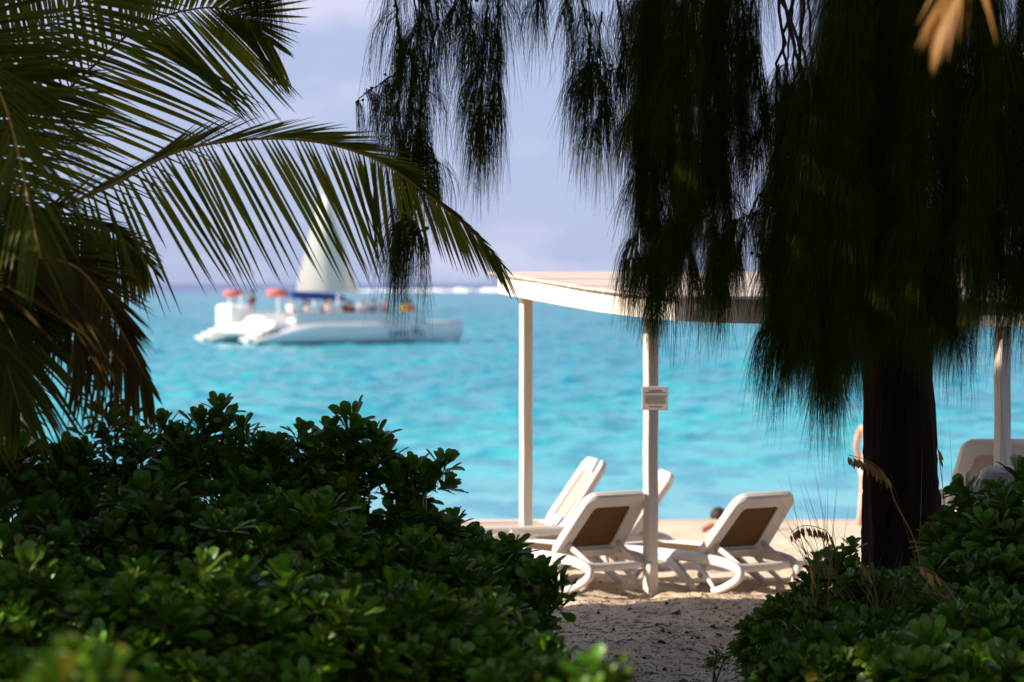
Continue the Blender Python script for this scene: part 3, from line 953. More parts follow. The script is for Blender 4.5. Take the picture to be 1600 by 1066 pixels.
# passengers: one seated pose, different clothes
SJ = [(0, 0, .48), (0, -.03, .72), (0, -.02, .92), (0, 0, 1.02), (0, .02, 1.12), (0, .02, 1.2),
      (-.2, -.02, .92), (-.27, .05, .68), (-.2, .25, .6), (.2, -.02, .92), (.27, .05, .68), (.2, .25, .6),
      (-.1, .05, .46), (-.12, .45, .48), (-.12, .48, .08), (-.12, .58, .04), (.1, .05, .46), (.12, .45, .48), (.12, .48, .08), (.12, .58, .04)]
SE = [(0, 1), (1, 2), (2, 3), (3, 4), (4, 5), (2, 6), (6, 7), (7, 8), (2, 9), (9, 10), (10, 11), (0, 12), (12, 13), (13, 14), (14, 15), (0, 16), (16, 17), (17, 18), (18, 19)]
SR = [(.16, .12), (.15, .10), (.17, .11), .05, .095, .085, .05, .042, .035, .05, .042, .035, .085, .06, .045, .035, .085, .06, .045, .035]
people = [(394, 5.0, 1.75, 'maroon', 'hair', 'passenger in a dark red top behind the white helm box at the stern', R(90)),
          (455, 3.0, 1.25, 'white', 'hair_blond', 'pale clothed passenger left of the one in black', R(-60)),
          (475, 1.5, 1.30, 'dark', 'hair', 'passenger in black under the left end of the blue boom cover', R(-120)),
          (483, 0.6, 1.15, 'white', 'hair', 'passenger with white shorts standing low on the near side steps', R(180)),
          (508, 1.6, 1.25, 'pink', 'hair', 'passenger in pink beneath the middle of the blue boom cover', R(160)),
          (516, .8, 1.20, 'white', 'hair_blond', 'passenger in white beneath the right end of the blue boom cover', R(180)),
          (541, 1.2, 1.25, 'dark', 'hair', 'passenger in black just right of the blue boom cover', R(170)),
          (549, .6, 1.15, 'maroon', 'hair', 'passenger in maroon leaning on the rail between black and white tops', R(200)),
          (566, .9, 1.30, 'white', 'hair_blond', 'passenger in white, first right of the maroon top', R(180)),
          (583, .9, 1.25, 'grey', 'hair', 'passenger in grey between the two pale tops at the rail', R(170)),
          (601, .9, 1.30, 'pink', 'hair_blond', 'passenger in pale pink, right end of the crowded row', R(190)),
          (633, .9, 1.25, 'yellow', 'hair', 'passenger in yellow at the forward end of the rail', R(160)),
          (641, .9, 1.25, 'red', 'hair', 'passenger in red nearest the bow', R(180))]
cpsi, spsi = math.cos(PSI), math.sin(PSI)
for px, yl, zd, clo, hr, lab, rz in people:
    # local x so that the passenger stands at px in the photo
    xl = 5.0
    for _ in range(6):
        X = bo[0] + xl * cpsi - yl * spsi; Y = bo[1] + xl * spsi + yl * cpsi
        xl += ((px - 800) * Y / F - X) / cpsi
    X = bo[0] + xl * cpsi - yl * spsi; Y = bo[1] + xl * spsi + yl * cpsi
    figure('person', lab, 'person', SJ, SE, SR, M['skin_tan'] if clo in ('dark', 'maroon') else M['skin'], (X, Y, WZ + zd), rz + PSI,
           clothes=[('shirt', [(0, -.01, .52), (0, -.03, .72), (0, -.02, .95), (-.21, -.02, .92), (-.26, .03, .76), (.21, -.02, .92), (.26, .03, .76)], [(0, 1), (1, 2), (2, 3), (3, 4), (2, 5), (5, 6)],
                     [(.21, .17), (.21, .16), (.22, .16), .10, .085, .10, .085], CLOTH[clo]),
                    ('shorts', [(0, .02, .47), (-.11, .12, .47), (-.12, .34, .485), (.11, .12, .47), (.12, .34, .485)], [(0, 1), (1, 2), (0, 3), (3, 4)], [(.2, .16), .12, .1, .12, .1], CLOTH[{'white': 'blue', 'dark': 'maroon', 'maroon': 'white', 'pink': 'dark', 'grey': 'dark', 'yellow': 'blue', 'red': 'white'}[clo]])],
           hair=((0, .01, 1.185), .115, M[hr], 1), group='passengers aboard the catamaran', lev=1, scale=1.12)

# ------------------------------------------------------------------ palms
def frond(parent, px_pts, S1, S2, L1, L2, mleaf, n=110, a1=55, a2=45, droop1=.10, droop2=.10, wd=.026, seed=0, start=.08, name='frond', rr=.016, jit=.025, env_=((0, .15, .4, .7, .9, 1), (.55, .85, 1, .85, .5, .3))):
    g = np.random.default_rng(seed)
    pts = np.array([P(*q) for q in px_pts]) if len(px_pts[0]) == 3 and px_pts[0][2] > 5 else np.array(px_pts, float)
    c = spline(pts, 160)
    T = np.gradient(c, axis=0); T /= np.linalg.norm(T, axis=1)[:, None]
    mb = MB(); idx = np.linspace(0, 159, 40).astype(int)
    mb.tube(c[idx], np.linspace(rr, .004, 40), 7, sy=.7)
    fr = mb.obj(name, M['rachis'], parent, True)
    V = []; Fq = []; nv = 0
    rows = 9
    prof = np.array([.35, .8, 1, 1, .95, .82, .62, .36, .05])
    for side, (Sv, Lm, al, dr) in enumerate(((S1, L1, a1, droop1), (S2, L2, a2, droop2))):
        for k in range(n):
            s = start + (1 - start) * (k + g.uniform(-.25, .25)) / n
            s = min(max(s, 0), .998)
            i2 = int(s * 159)
            Sx = np.array(Sv(s) if callable(Sv) else Sv, float)
            Sx = Sx - Sx.dot(T[i2]) * T[i2]; Sx /= np.linalg.norm(Sx)
            a = R((al(s) if callable(al) else al) + g.normal(0, 1.3)) * (1 - .62 * smooth(.62, 1.0, s))
            d = T[i2] * math.cos(a) + Sx * math.sin(a) + g.normal(0, jit, 3) * .6
            d /= np.linalg.norm(d)
            env = float(np.interp(s, env_[0], env_[1]))
            ln = Lm * env * g.uniform(.93, 1.05)
            if g.random() < .03: ln *= .6
            t_ = np.linspace(0, 1, rows)[:, None]
            dv = dr * g.uniform(.6, 1.6)
            path = c[i2] + d * ln * t_ + np.array([0, 0, -1.0]) * ln * dv * t_ ** 2.2
            tt = np.gradient(path, axis=0); tt /= np.linalg.norm(tt, axis=1)[:, None]
            wv = T[i2] - (tt @ T[i2])[:, None] * tt
            wv /= np.linalg.norm(wv, axis=1)[:, None] + 1e-6
            up = np.cross(tt, wv)
            hw = (wd * .5 * prof * g.uniform(.85, 1.15))[:, None]
            fold = .35
            tw = g.normal(0, .35)
            wv2 = wv * math.cos(tw) + up * math.sin(tw); up2 = np.cross(tt, wv2)
            A = path + wv2 * hw + up2 * hw * fold; B = path; C_ = path - wv2 * hw + up2 * hw * fold
            V.append(np.stack([A, B, C_], 1).reshape(-1, 3))
            base_ = nv + np.arange(rows - 1)[:, None] * 3
            q = np.concatenate([base_ + np.array([0, 1, 4, 3]), base_ + np.array([1, 2, 5, 4])])
            Fq.append(q); nv += rows * 3
    mesh_obj('leaflets', np.vstack(V), np.vstack(Fq), mleaf, fr)
    return fr


def palm_trunk(parent, x, y, z0, z1, lean=(0, 0), r0=.17, r1=.12):
    mb = MB(); k = 60
    zz = np.linspace(z0, z1, k); t_ = (zz - z0) / (z1 - z0)
    pts = np.stack([x + lean[0] * t_ ** 2, y + lean[1] * t_ ** 2, zz], 1)
    rad = r0 + (r1 - r0) * t_ + .012 * (np.arange(k) % 3 == 0) + .06 * np.exp(-t_ * 12)
    mb.tube(pts, rad, 16)
    return mb.obj('trunk', M['bark'], parent, True)


cx, cy = (-190 - 800) * 12.3 / F, 12.3
pz = g1(cx, cy)
palm = thing('palm_tree', 'coconut palm whose green fronds arch in from the left edge', 'palm tree', (0, 0, 0))
palm_trunk(palm, cx, cy, pz - .1, P(0, 330, 12.3)[2])
ctr = (-190, 350, 12.3)
frond(palm, [ctr, (-60, 435, 11.9), (0, 392, 11.9), (90, 328, 12), (180, 288, 12.1), (260, 244, 12.2), (330, 225, 12.3), (420, 217, 12.4), (500, 223, 12.5), (560, 239, 12.6), (610, 262, 12.6), (660, 299, 12.7), (710, 338, 12.8), (750, 374, 12.9), (786, 414, 13.0)],
      (0, -.4, -1), (0, .8, .45), .80, .52, M['palm_leaf'], n=122, a1=lambda s: float(np.interp(s, [.12, .3, .5, .7], [112, 96, 68, 62])), a2=22, droop1=.05, droop2=.04, wd=.021, seed=1, start=.1,
      env_=((0, .2, .35, .55, .68, .78, .88, 1), (.6, .85, .95, 1, .72, .50, .40, .30)))
frond(palm, [ctr, (-60, 290, 12.7), (0, 238, 12.9), (60, 184, 13), (125, 125, 13.1), (197, 59, 13.1), (236, 35, 13.1), (291, 18, 13.1), (343, 14, 13.2), (390, 30, 13.2), (428, 72, 13.3)],
      (.2, -.3, -1), (-.2, .3, 1), .92, .7, M['palm_leaf'], n=92, a1=66, a2=60, droop1=.05, droop2=.02, wd=.021, seed=2, start=.12)
frond(palm, [ctr, (-60, 430, 11.2), (20, 405, 11.2), (80, 405, 11.2), (125, 422, 11.2), (160, 465, 11.2), (195, 528, 11.3), (236, 606, 11.4)],
      (-.5, -.3, -1), (.3, .5, .2), .66, .42, M['palm_leaf_old'], n=110, a1=50, a2=22, droop1=.16, droop2=.1, wd=.022, seed=3)
frond(palm, [ctr, (-110, 240, 12.4), (-40, 150, 12.5), (40, 70, 12.5), (130, 5, 12.6), (230, -40, 12.6)],
      (.4, -.3, -1), (-.2, .3, 1), .85, .6, M['palm_leaf'], n=80, a1=60, a2=60, droop1=.05, seed=4, wd=.02)
frond(palm, [ctr, (-120, 250, 12), (-90, 130, 12), (-70, 30, 12), (-40, -90, 12)],
      (1, -.2, -.1), (-1, .3, .1), .95, .6, M['palm_leaf'], n=80, a1=72, a2=60, droop1=.08, seed=5, wd=.022)
frond(palm, [ctr, (-140, 420, 11.6), (-90, 430, 11.5), (-40, 470, 11.4), (0, 540, 11.4), (30, 640, 11.4)],
      (-.6, -.3, -.6), (.8, .3, .1), .62, .72, M['palm_leaf'], n=100, a1=40, a2=40, droop1=.3, droop2=.35, seed=6, wd=.021)
frond(palm, [ctr, (-130, 330, 11.8), (-60, 320, 11.8), (10, 350, 11.8), (70, 410, 11.8), (110, 500, 11.8)],
      (-.6, -.3, -.8), (.8, .5, .3), .75, .72, M['palm_leaf'], n=100, a1=50, a2=38, droop1=.2, droop2=.25, seed=7, wd=.021)
frond(palm, [ctr, (-110, 395, 12.3), (-30, 365, 12.3), (50, 345, 12.3), (120, 345, 12.3), (185, 368, 12.3), (230, 410, 12.3)],
      (-.5, -.3, -1), (.5, .5, .1), .52, .4, M['palm_leaf'], n=100, a1=80, a2=30, droop1=.2, droop2=.2, seed=8, wd=.022)
frond(palm, [ctr, (-150, 500, 11.9), (-110, 560, 11.9), (-70, 640, 11.9)],
      (-.6, -.3, -.6), (1, .3, 0), .6, .7, M['palm_leaf'], n=80, a1=50, a2=45, droop1=.3, droop2=.3, seed=9, wd=.022)
for k, ang in enumerate((110, 150, 190, 230, 265, 300)):       # fronds on the far side of the crown, outside the picture
    a = R(ang); c0 = P(*ctr)
    q = [c0 + np.array([math.cos(a) * r_, math.sin(a) * r_, h_]) for r_, h_ in ((0, 0), (.6, .6), (1.3, .8), (2.0, .5), (2.5, -.2))]
    frond(palm, q, (-math.sin(a), math.cos(a), -.5), (math.sin(a), -math.cos(a), -.5), .8, .8, M['palm_leaf'], n=60, droop1=.2, droop2=.2, seed=20 + k, wd=.026)

# near palm out of frame to the right: one yellowing frond tip hangs into the top of the view
p2 = thing('palm_tree', 'palm with a yellow frond tip hanging blurred into the top right corner', 'palm tree')
x2, y2 = 2.9, 6.6
palm_trunk(p2, x2, y2, g1(x2, y2) - .1, 4.5)
c0 = np.array([x2, y2, 4.5])
q = [c0, c0 + (-.55, .1, .25), P(1560, -170, 6.9), P(1515, -70, 6.9), P(1486, -10, 6.9), P(1470, 26, 6.9)]
frond(p2, q, (.5, -.5, -.1), (-.5, .5, -.1), .30, .26, M['palm_yellow'], n=20, a1=13, a2=12, droop1=.12, seed=31, wd=.011, start=.45, rr=.01, jit=.02)
for k, ang in enumerate((-100, -60, -20, 20, 60, 210, 250)):
    a = R(ang)
    q = [c0 + np.array([math.cos(a) * r_, math.sin(a) * r_, h_]) for r_, h_ in ((0, 0), (.6, .7), (1.3, .95), (2.0, .8), (2.6, .3))]
    frond(p2, q, (-math.sin(a), math.cos(a), -.5), (math.sin(a), -math.cos(a), -.5), .7, .7, M['palm_leaf'], n=40, droop1=.2, droop2=.2, seed=40 + k, wd=.06)

# ------------------------------------------------------------------ casuarina tree
cas = thing('casuarina_tree', 'big dark casuarina with thick trunk and curtains of drooping needles', 'tree')
tx, ty = (1405 - 800) * 15.75 / F, 15.75
nA = 40; zs = np.concatenate([np.linspace(-.2, 1.0, 26), np.linspace(1.1, 9, 50)]) + g1(tx, ty)
V = []
for z in zs:
    hz = z - g1(tx, ty)
    r0 = .232 + .085 * math.exp(-max(hz, 0) * 2.2) - .012 * hz + (.0)
    for k in range(nA):
        th = 2 * math.pi * k / nA
        rr5 = r0 * (1 + .05 * math.sin(3 * th + .5) + .05 * math.sin(7 * th + hz * .6) * math.exp(-hz * .6) + .035 * math.sin(17 * th + 2.0 * math.sin(hz * 1.3)) + .02 * rng.uniform(-1, 1) + .10 * float(vnoise(th * 2.2, hz * 1.6)) + .07 * float(vnoise(th * 6, hz * 5)))
        V.append((tx + .085 * math.exp(-max(hz, 0) * 1.5) + rr5 * math.cos(th) - .015 * hz, ty + rr5 * math.sin(th), z))
V = np.array(V)
i = np.arange(len(zs) - 1)[:, None] * nA
k_ = np.arange(nA)[None]
Fq = np.stack([i + k_, i + (k_ + 1) % nA, i + nA + (k_ + 1) % nA, i + nA + k_], -1).reshape(-1, 4)
trunk = mesh_obj('trunk', V, Fq, M['bark'], cas)

limbs = []
def limb(pts, r0=.09):
    c = spline(pts, 24)
    c[1:-1] += rng.normal(0, .015, (22, 3))
    mb = MB(); mb.tube(c, np.linspace(r0, .025, 24), 10)
    limbs.append(c)
    return mb.obj('limb', M['bark'], cas, True)


tz = lambda h: (tx - .015 * h, ty, h)
limb([tz(3.6), (1.9, 15.2, 4.6), (1.0, 14.4, 5.0), (.0, 13.5, 5.0), (-1.0, 13.0, 4.75), (-1.6, 12.9, 4.5)])
limb([tz(4.4), (1.6, 14.8, 5.0), (.6, 14.2, 5.3), (-.6, 14.2, 5.2)])
limb([tz(3.2), (2.1, 14.6, 4.2), (1.5, 13.7, 4.6), (.8, 13.2, 4.6)])
limb([tz(3.4), (2.9, 14.9, 4.4), (3.2, 13.9, 4.7), (3.4, 13.0, 4.7)])
limb([tz(3.9), (2.0, 16.4, 4.8), (1.2, 16.9, 5.1), (.5, 17.0, 5.1)])
limb([tz(3.8), (3.1, 16.2, 4.7), (3.7, 16.4, 4.9), (4.3, 16.4, 4.9)])
limb([tz(5.2), (1.6, 13.6, 6.2), (.5, 11.5, 6.6), (-.4, 9.5, 6.4)], .1)
limb([tz(5.6), (2.9, 13.6, 6.6), (2.8, 11.5, 7.0), (2.5, 9.5, 6.8)], .1)
limb([tz(6.2), (.8, 15.4, 7.0), (-.9, 14.8, 7.3), (-2.4, 13.8, 7.0)], .1)
limb([tz(3.0), (2.3, 15.3, 4.3), (1.9, 14.9, 4.6), (1.5, 14.7, 4.65)], .06)
LP = np.vstack(limbs)


def needles(stem, r0, dens, L, wpx, spread, seed, wn=.0021, name='needles'):
    """fountain of drooping needle strands along a hanging stem polyline"""
    g = np.random.default_rng(seed)
    ln = np.linalg.norm(np.diff(stem, axis=0), axis=1).sum()
    N = int(dens * ln)
    m_ = len(stem)
    u = g.uniform(0, 1, N) ** .92
    # tufts: quantise along the stem so that the outline gets scallops
    nt_ = max(3, int(ln / .11))
    tuft = np.round(u * nt_) / nt_
    u = np.clip(.45 * u + .55 * tuft + g.normal(0, .01, N), 0, 1) * (m_ - 1.001)
    i0 = u.astype(int); f = (u - i0)[:, None]
    p0 = stem[i0] * (1 - f) + stem[i0 + 1] * f
    ti = (tuft * nt_).astype(int)
    toff = g.normal(0, 1, (nt_ + 2, 2)) * spread * .55
    tr_ = g.uniform(.45, 1.5, nt_ + 2); tl_ = g.uniform(.7, 1.15, nt_ + 2)
    az = g.uniform(0, 2 * math.pi, N)
    rr = tr_[ti] * spread * (.15 + .85 * np.sqrt(g.uniform(0, 1, N)))
    s_u = u / (m_ - 1)
    rr *= 1 - .35 * s_u
    o = np.stack([np.cos(az) * rr + toff[ti, 0], np.sin(az) * rr * 1.0 + toff[ti, 1], np.zeros(N)], 1)
    Ls = L * tl_[ti] * g.uniform(.45, 1.15, N)
    rise = g.uniform(-.02, .05, N) * (rr / spread)
    seg = 6
    t_ = np.linspace(0, 1, seg)
    path = p0[:, None, :] + o[:, None, :] * (1 - np.exp(-3.2 * t_))[None, :, None] * np.ones((N, 1, 1))
    path[:, :, 2] += rise[:, None] * np.sin(np.pi * np.clip(t_ * 2.4, 0, 1))[None] - Ls[:, None] * t_[None] ** 1.35
    bend = g.normal(0, .03, (N, 1, 2)) + np.array([-.012, 0.0])
    path[:, :, :2] += bend * (t_ ** 2)[None, :, None]
    wa = g.uniform(0, math.pi, N)
    wv = np.stack([np.cos(wa), np.sin(wa) * .6, np.zeros(N)], 1)
    hw = wn * np.array([1.2, 1.1, 1.0, .85, .6, .25]) * .5
    A = path + wv[:, None, :] * hw[None, :, None] * g.uniform(.8, 1.3, (N, 1, 1)); B = 2 * path - A
    V = np.stack([A, B], 2).reshape(-1, 3)
    b_ = (np.arange(N) * seg * 2)[:, None] + (np.arange(seg - 1) * 2)[None]
    b_ = b_.reshape(-1, 1)
    Fq = b_ + np.array([0, 1, 3, 2])
    return V, Fq


NB = [0]
def hang(tops, D, wpx, dens, cone=0, L=.46, wn=.0021, free=False):
    """a hanging branch. tops: list of (px,py) down the stem; needles reach L below the last point"""
    NB[0] += 1
    pts = [P(px, py, D) for px, py in tops]
    if not free:
        d = np.linalg.norm(LP - (pts[0] + (0, 0, .5)), axis=1)
        # attach to the nearest limb point above
        ok = LP[:, 2] > pts[0][2] + .05
        d = np.where(ok, d, 99)
        a = LP[int(np.argmin(d))]
        mid = (a + pts[0]) / 2 + np.array([0, 0, .12])
        full = spline([a, mid] + pts, 12 + 8 * len(pts))
    else:
        full = spline(pts, 8 * len(pts))
    g = np.random.default_rng(100 + NB[0])
    full[2:] += g.normal(0, .006, full[2:].shape)
    mb = MB(); mb.tube(full, np.linspace(.006 if free else .012, .0025, len(full)), 6)
    br = mb.obj('branch', M['twig'], cas, True)
    st = spline(pts, 30); px_last = tops[-1][0]
    V, Fq = needles(st, 0, dens * (1.35 if px_last > 960 else 1.15), L * (1 if px_last > 960 else 1.1), wpx, wpx * (.5 if px_last > 960 else .68) * D / F, 200 + NB[0], wn)
    mesh_obj('needles', V, Fq, M['needle'], br, True)
    if cone:
        mb = MB()
        for _ in range(cone):
            p = st[g.integers(3, 30)] + g.normal(0, .018, 3)
            r_ = g.uniform(.007, .012)
            mb.lathe([(0.001, -r_), (r_ * .8, -r_ * .6), (r_, 0), (r_ * .8, r_ * .7), (.001, r_)], p, 8)
        mb.obj('cones', M['cone'], br, True)
    return br


# separate hanging branches against the sky
hang([(668, -60), (655, 60), (645, 150), (640, 215)], 13.2, 60, 760, 6)
hang([(612, -60), (622, 30), (628, 110), (618, 190), (632, 240)], 13.4, 48, 620, 8, L=.42)
hang([(690, -60), (672, 90), (655, 200), (650, 235)], 13.1, 44, 460)
hang([(628, 112), (600, 128), (575, 142), (556, 160)], 13.3, 34, 700, 3, L=.36, free=True)
hang([(655, 200), (662, 250), (655, 262)], 13.2, 40, 1100, 8, L=.40, free=True)
hang([(672, 230), (680, 258), (672, 268)], 13.2, 34, 800, 5, L=.34, free=True)
hang([(655, 225), (640, 290), (634, 335), (630, 352)], 13.25, 44, 800, 22, L=.42, free=True)
hang([(636, 345), (650, 356), (656, 368)], 12.3, 42, 2000, 16, L=.42, free=True)
hang([(634, 340), (624, 352), (622, 366)], 12.3, 36, 1900, 10, L=.42, free=True)
hang([(645, -60), (650, 20), (640, 90)], 13.5, 56, 560, 4)
hang([(762, -60), (758, 60), (752, 150), (748, 205)], 13.2, 60, 800, 5, L=.45)
hang([(738, -60), (735, 20), (745, 90)], 13.5, 50, 640, 3)
hang([(782, -60), (778, 30), (775, 120), (765, 180)], 13.3, 44, 640, 3)
hang([(720, -60), (712, 0), (715, 30)], 13.4, 40, 560)
hang([(842, -60), (843, -10), (840, 15)], 13.2, 44, 760, 2, L=.38)
hang([(812, -60), (818, -30)], 13.4, 30, 500, L=.36)
hang([(905, -60), (920, 60), (915, 130)], 13.1, 56, 800, 10)
hang([(940, 20), (935, 110), (936, 175), (930, 200)], 13.0, 44, 760, 6, free=True, L=.46)
hang([(880, -60), (885, -10), (878, 20)], 13.3, 30, 420)
hang([(958, -60), (975, 60), (962, 110), (925, 100), (905, 125)], 13.2, 36, 700, 8, L=.42)
hang([(392, -60), (388, -20), (382, 15)], 12.9, 70, 1300, 4, L=.30)
hang([(430, -60), (412, -30), (400, 0)], 12.9, 56, 1000, 2, L=.34)
hang([(360, -60), (350, -40)], 13.0, 50, 600, L=.25)
# the curtain
def bottom(x):
    return float(np.interp(x, [985, 1000, 1030, 1060, 1090, 1120, 1150, 1165, 1195, 1215, 1240, 1270, 1300, 1330, 1350, 1465, 1480, 1500, 1530, 1560, 1600, 1680],
                           [430, 500, 565, 550, 520, 560, 530, 505, 560, 640, 680, 650, 720, 680, 640, 610, 640, 620, 570, 545, 570, 580]))
rc = random.Random(11)
def curtain(x, D, y0, y1, dens, wpx, **k):
    n_ = max(2, int((y1 - y0) / 110) + 1)
    pts = [(x + rc.uniform(-9, 9), y0 + (y1 - y0) * q / n_) for q in range(n_ + 1)]
    hang(pts, D, wpx, dens, rc.choice((0, 0, 3, 6)), **k)
LB = .46 * F / 14.0
for x in (1000, 1022, 1045, 1075, 1105, 1135):
    D = rc.uniform(13.0, 14.4); curtain(x, D, -60, bottom(x) - .36 * F / D, 900, 62)
hang([(1110, 335), (1070, 345), (1040, 362), (1018, 395), (1012, 440)], 13.0, 60, 1100, 4, L=.42, free=True)
hang([(1185, 330), (1150, 345), (1125, 375), (1115, 420)], 13.1, 56, 1000, 4, L=.42, free=True)
hang([(1000, 402), (985, 405), (975, 408)], 13.1, 26, 900, 0, L=.28, free=True)
for x in (1010, 1050, 1090, 1125):
    D = rc.uniform(14.6, 15.6); curtain(x, D, -60, bottom(x) - 190 - .4 * F / D, 900, 66)
for x in (1158, 1180):
    D = rc.uniform(13.6, 14.6); curtain(x, D, -60, 235, 700, 50)
for x in (1160, 1185, 1205):
    hang([(x + 30, 300), (x + 12, 330), (x, 372), (x - 4, 400)], 14.6, 30, 420, 4, L=.42, free=True)
for x in (1222, 1245, 1272, 1300, 1330, 1362, 1395, 1430, 1462, 1492, 1525, 1560, 1595, 1630):
    for D0, yo, lay in ((12.9, 0, 0), (14.3, 60, 1), (16.8, 30, 2)):
        if lay == 2 and x > 1560: continue
        D = D0 + rc.uniform(-.35, .35)
        y1 = bottom(x) - yo * rc.uniform(.3, 1) - .40 * F / D
        if lay == 0 and 1340 < x < 1480: y1 = min(y1, rc.uniform(450, 490))
        curtain(x + rc.uniform(-8, 8), D, 100 if 1200 < x < 1280 else -60, y1, 820 if lay < 2 else 640, 66)

# back curtain between the shelter and the trunk, added to shade the trunk
for x in (1030, 1075, 1120, 1160, 1205, 1250, 1300, 1340):
    if x == 1205: continue
    if x == 1160: y0_, y1_ = -60, 210
    elif x == 1250: y0_, y1_ = 100, bottom(x) - 190
    else: y0_, y1_ = -60, bottom(x) - 60 - .42 * F / 16.8
    curtain(x, 16.8 + rc.uniform(-.3, .3), y0_, y1_, 620, 64)
# high crown over the path: many small tufts on the upper limbs, out of the picture, shading what lies below
def leafmass(parent, blobs, N, sz, seed, name='foliage', material=None):
    g = np.random.default_rng(seed)
    V = []; 
    for (c, r_, frac) in blobs:
        k = int(N * frac)
        d = g.normal(0, 1, (k, 3)); d /= np.linalg.norm(d, axis=1)[:, None]
        rad = g.uniform(.25, 1, (k, 1)) ** .5
        p = np.array(c) + d * rad * np.array(r_)
        a = g.normal(0, 1, (k, 3)); a /= np.linalg.norm(a, axis=1)[:, None]
        b2 = np.cross(a, g.normal(0, 1, (k, 3))); b2 /= np.linalg.norm(b2, axis=1)[:, None]
        s = sz * g.uniform(.6, 1.4, (k, 1))
        q = np.stack([p - a * s * .5, p + b2 * s * .22, p + a * s * .5, p - b2 * s * .22], 1)
        V.append(q.reshape(-1, 3))
    V = np.vstack(V); Fq = np.arange(len(V)).reshape(-1, 4)
    return mesh_obj(name, V, Fq, material or M['canopy'], parent, False)


leafmass(cas, [((-.2, 11, 6.6), (2.6, 2.6, 1.3), .12), ((2.6, 11, 7), (2.4, 2.8, 1.5), .12), ((2.4, 15, 7.6), (3.4, 2.2, 2.4), .22),
               ((-1.0, 14.3, 6.9), (2.4, 1.9, 1.2), .12), ((-.4, 12.3, 5.55), (1.9, 1.5, .75), .13), ((-2.2, 11.6, 6.1), (1.3, 1.5, .8), .08), ((3.4, 14, 5.9), (2.0, 2.2, .8), .12)], 26000, .22, 77, 'crown')

# unseen trees either side of the path, crowns placed to shade the scene
def side_tree(name, label, x, y, h, blobs, N, seed, cat='tree'):
    t = thing(name, label, cat)
    mb = MB(); z0 = g1(x, y) - .2
    mb.tube(spline([(x, y, z0), (x + .1, y, z0 + h * .4), (x - .1, y + .1, z0 + h)], 14), np.linspace(.2, .07, 14), 10)
    for (c, r_, f_) in blobs:
        mb.tube(spline([(x, y, z0 + h * .45), ((x + c[0]) / 2, (y + c[1]) / 2, (z0 + h * .45 + c[2]) / 2 + .2), c], 8), np.linspace(.09, .03, 8), 8)
    mb.obj('trunk', M['bark'], t, True)
    leafmass(t, blobs, N, .3, seed, 'crown')
    return t


side_tree('seagrape_tree', 'broad dense tree left of the path beyond the palm crown', -6.6, 13.3, 5.5, [((-6.6, 13.0, 3.6), (2.0, 2.2, 2.2), .6), ((-5.2, 12.2, 2.6), (1.4, 1.3, 1.5), .35)], 16000, 81)
side_tree('seagrape_tree', 'tall dense tree left of the shelter outside the view', -6.6, 15.6, 7.0, [((-5.3, 15.0, 5.9), (1.6, 1.5, 1.4), .33), ((-5.6, 15.35, 3.9), (1.2, 1.25, 1.4), .27), ((-4.9, 13.0, 5.9), (1.9, 1.6, 1.6), .25), ((-5.2, 10.6, 5.6), (1.5, 1.4, 1.1), .12)], 22000, 86)
side_tree('seagrape_tree', 'dense tree left of the viewpoint', -5.4, 9.5, 5.0, [((-5.2, 9.5, 3.6), (2.0, 2.6, 2.6), .6), ((-4.6, 6.5, 3.0), (1.4, 1.4, 1.8), .25)], 5200, 82)
side_tree('evergreen_tree', 'leafy tree right of the path outside the view', 5.6, 9.8, 6.0, [((5.5, 9.6, 4.0), (2.2, 3.4, 2.8), 1.0)], 9000, 85)

# ------------------------------------------------------------------ shrubs (sea lettuce): rosettes of spoon leaves
ROW = np.array([0, .2, .42, .62, .8, .93, 1.0])
WID = np.array([.10, .26, .56, .90, 1.0, .80, .42])


def leaf_template():
    return ROW, WID


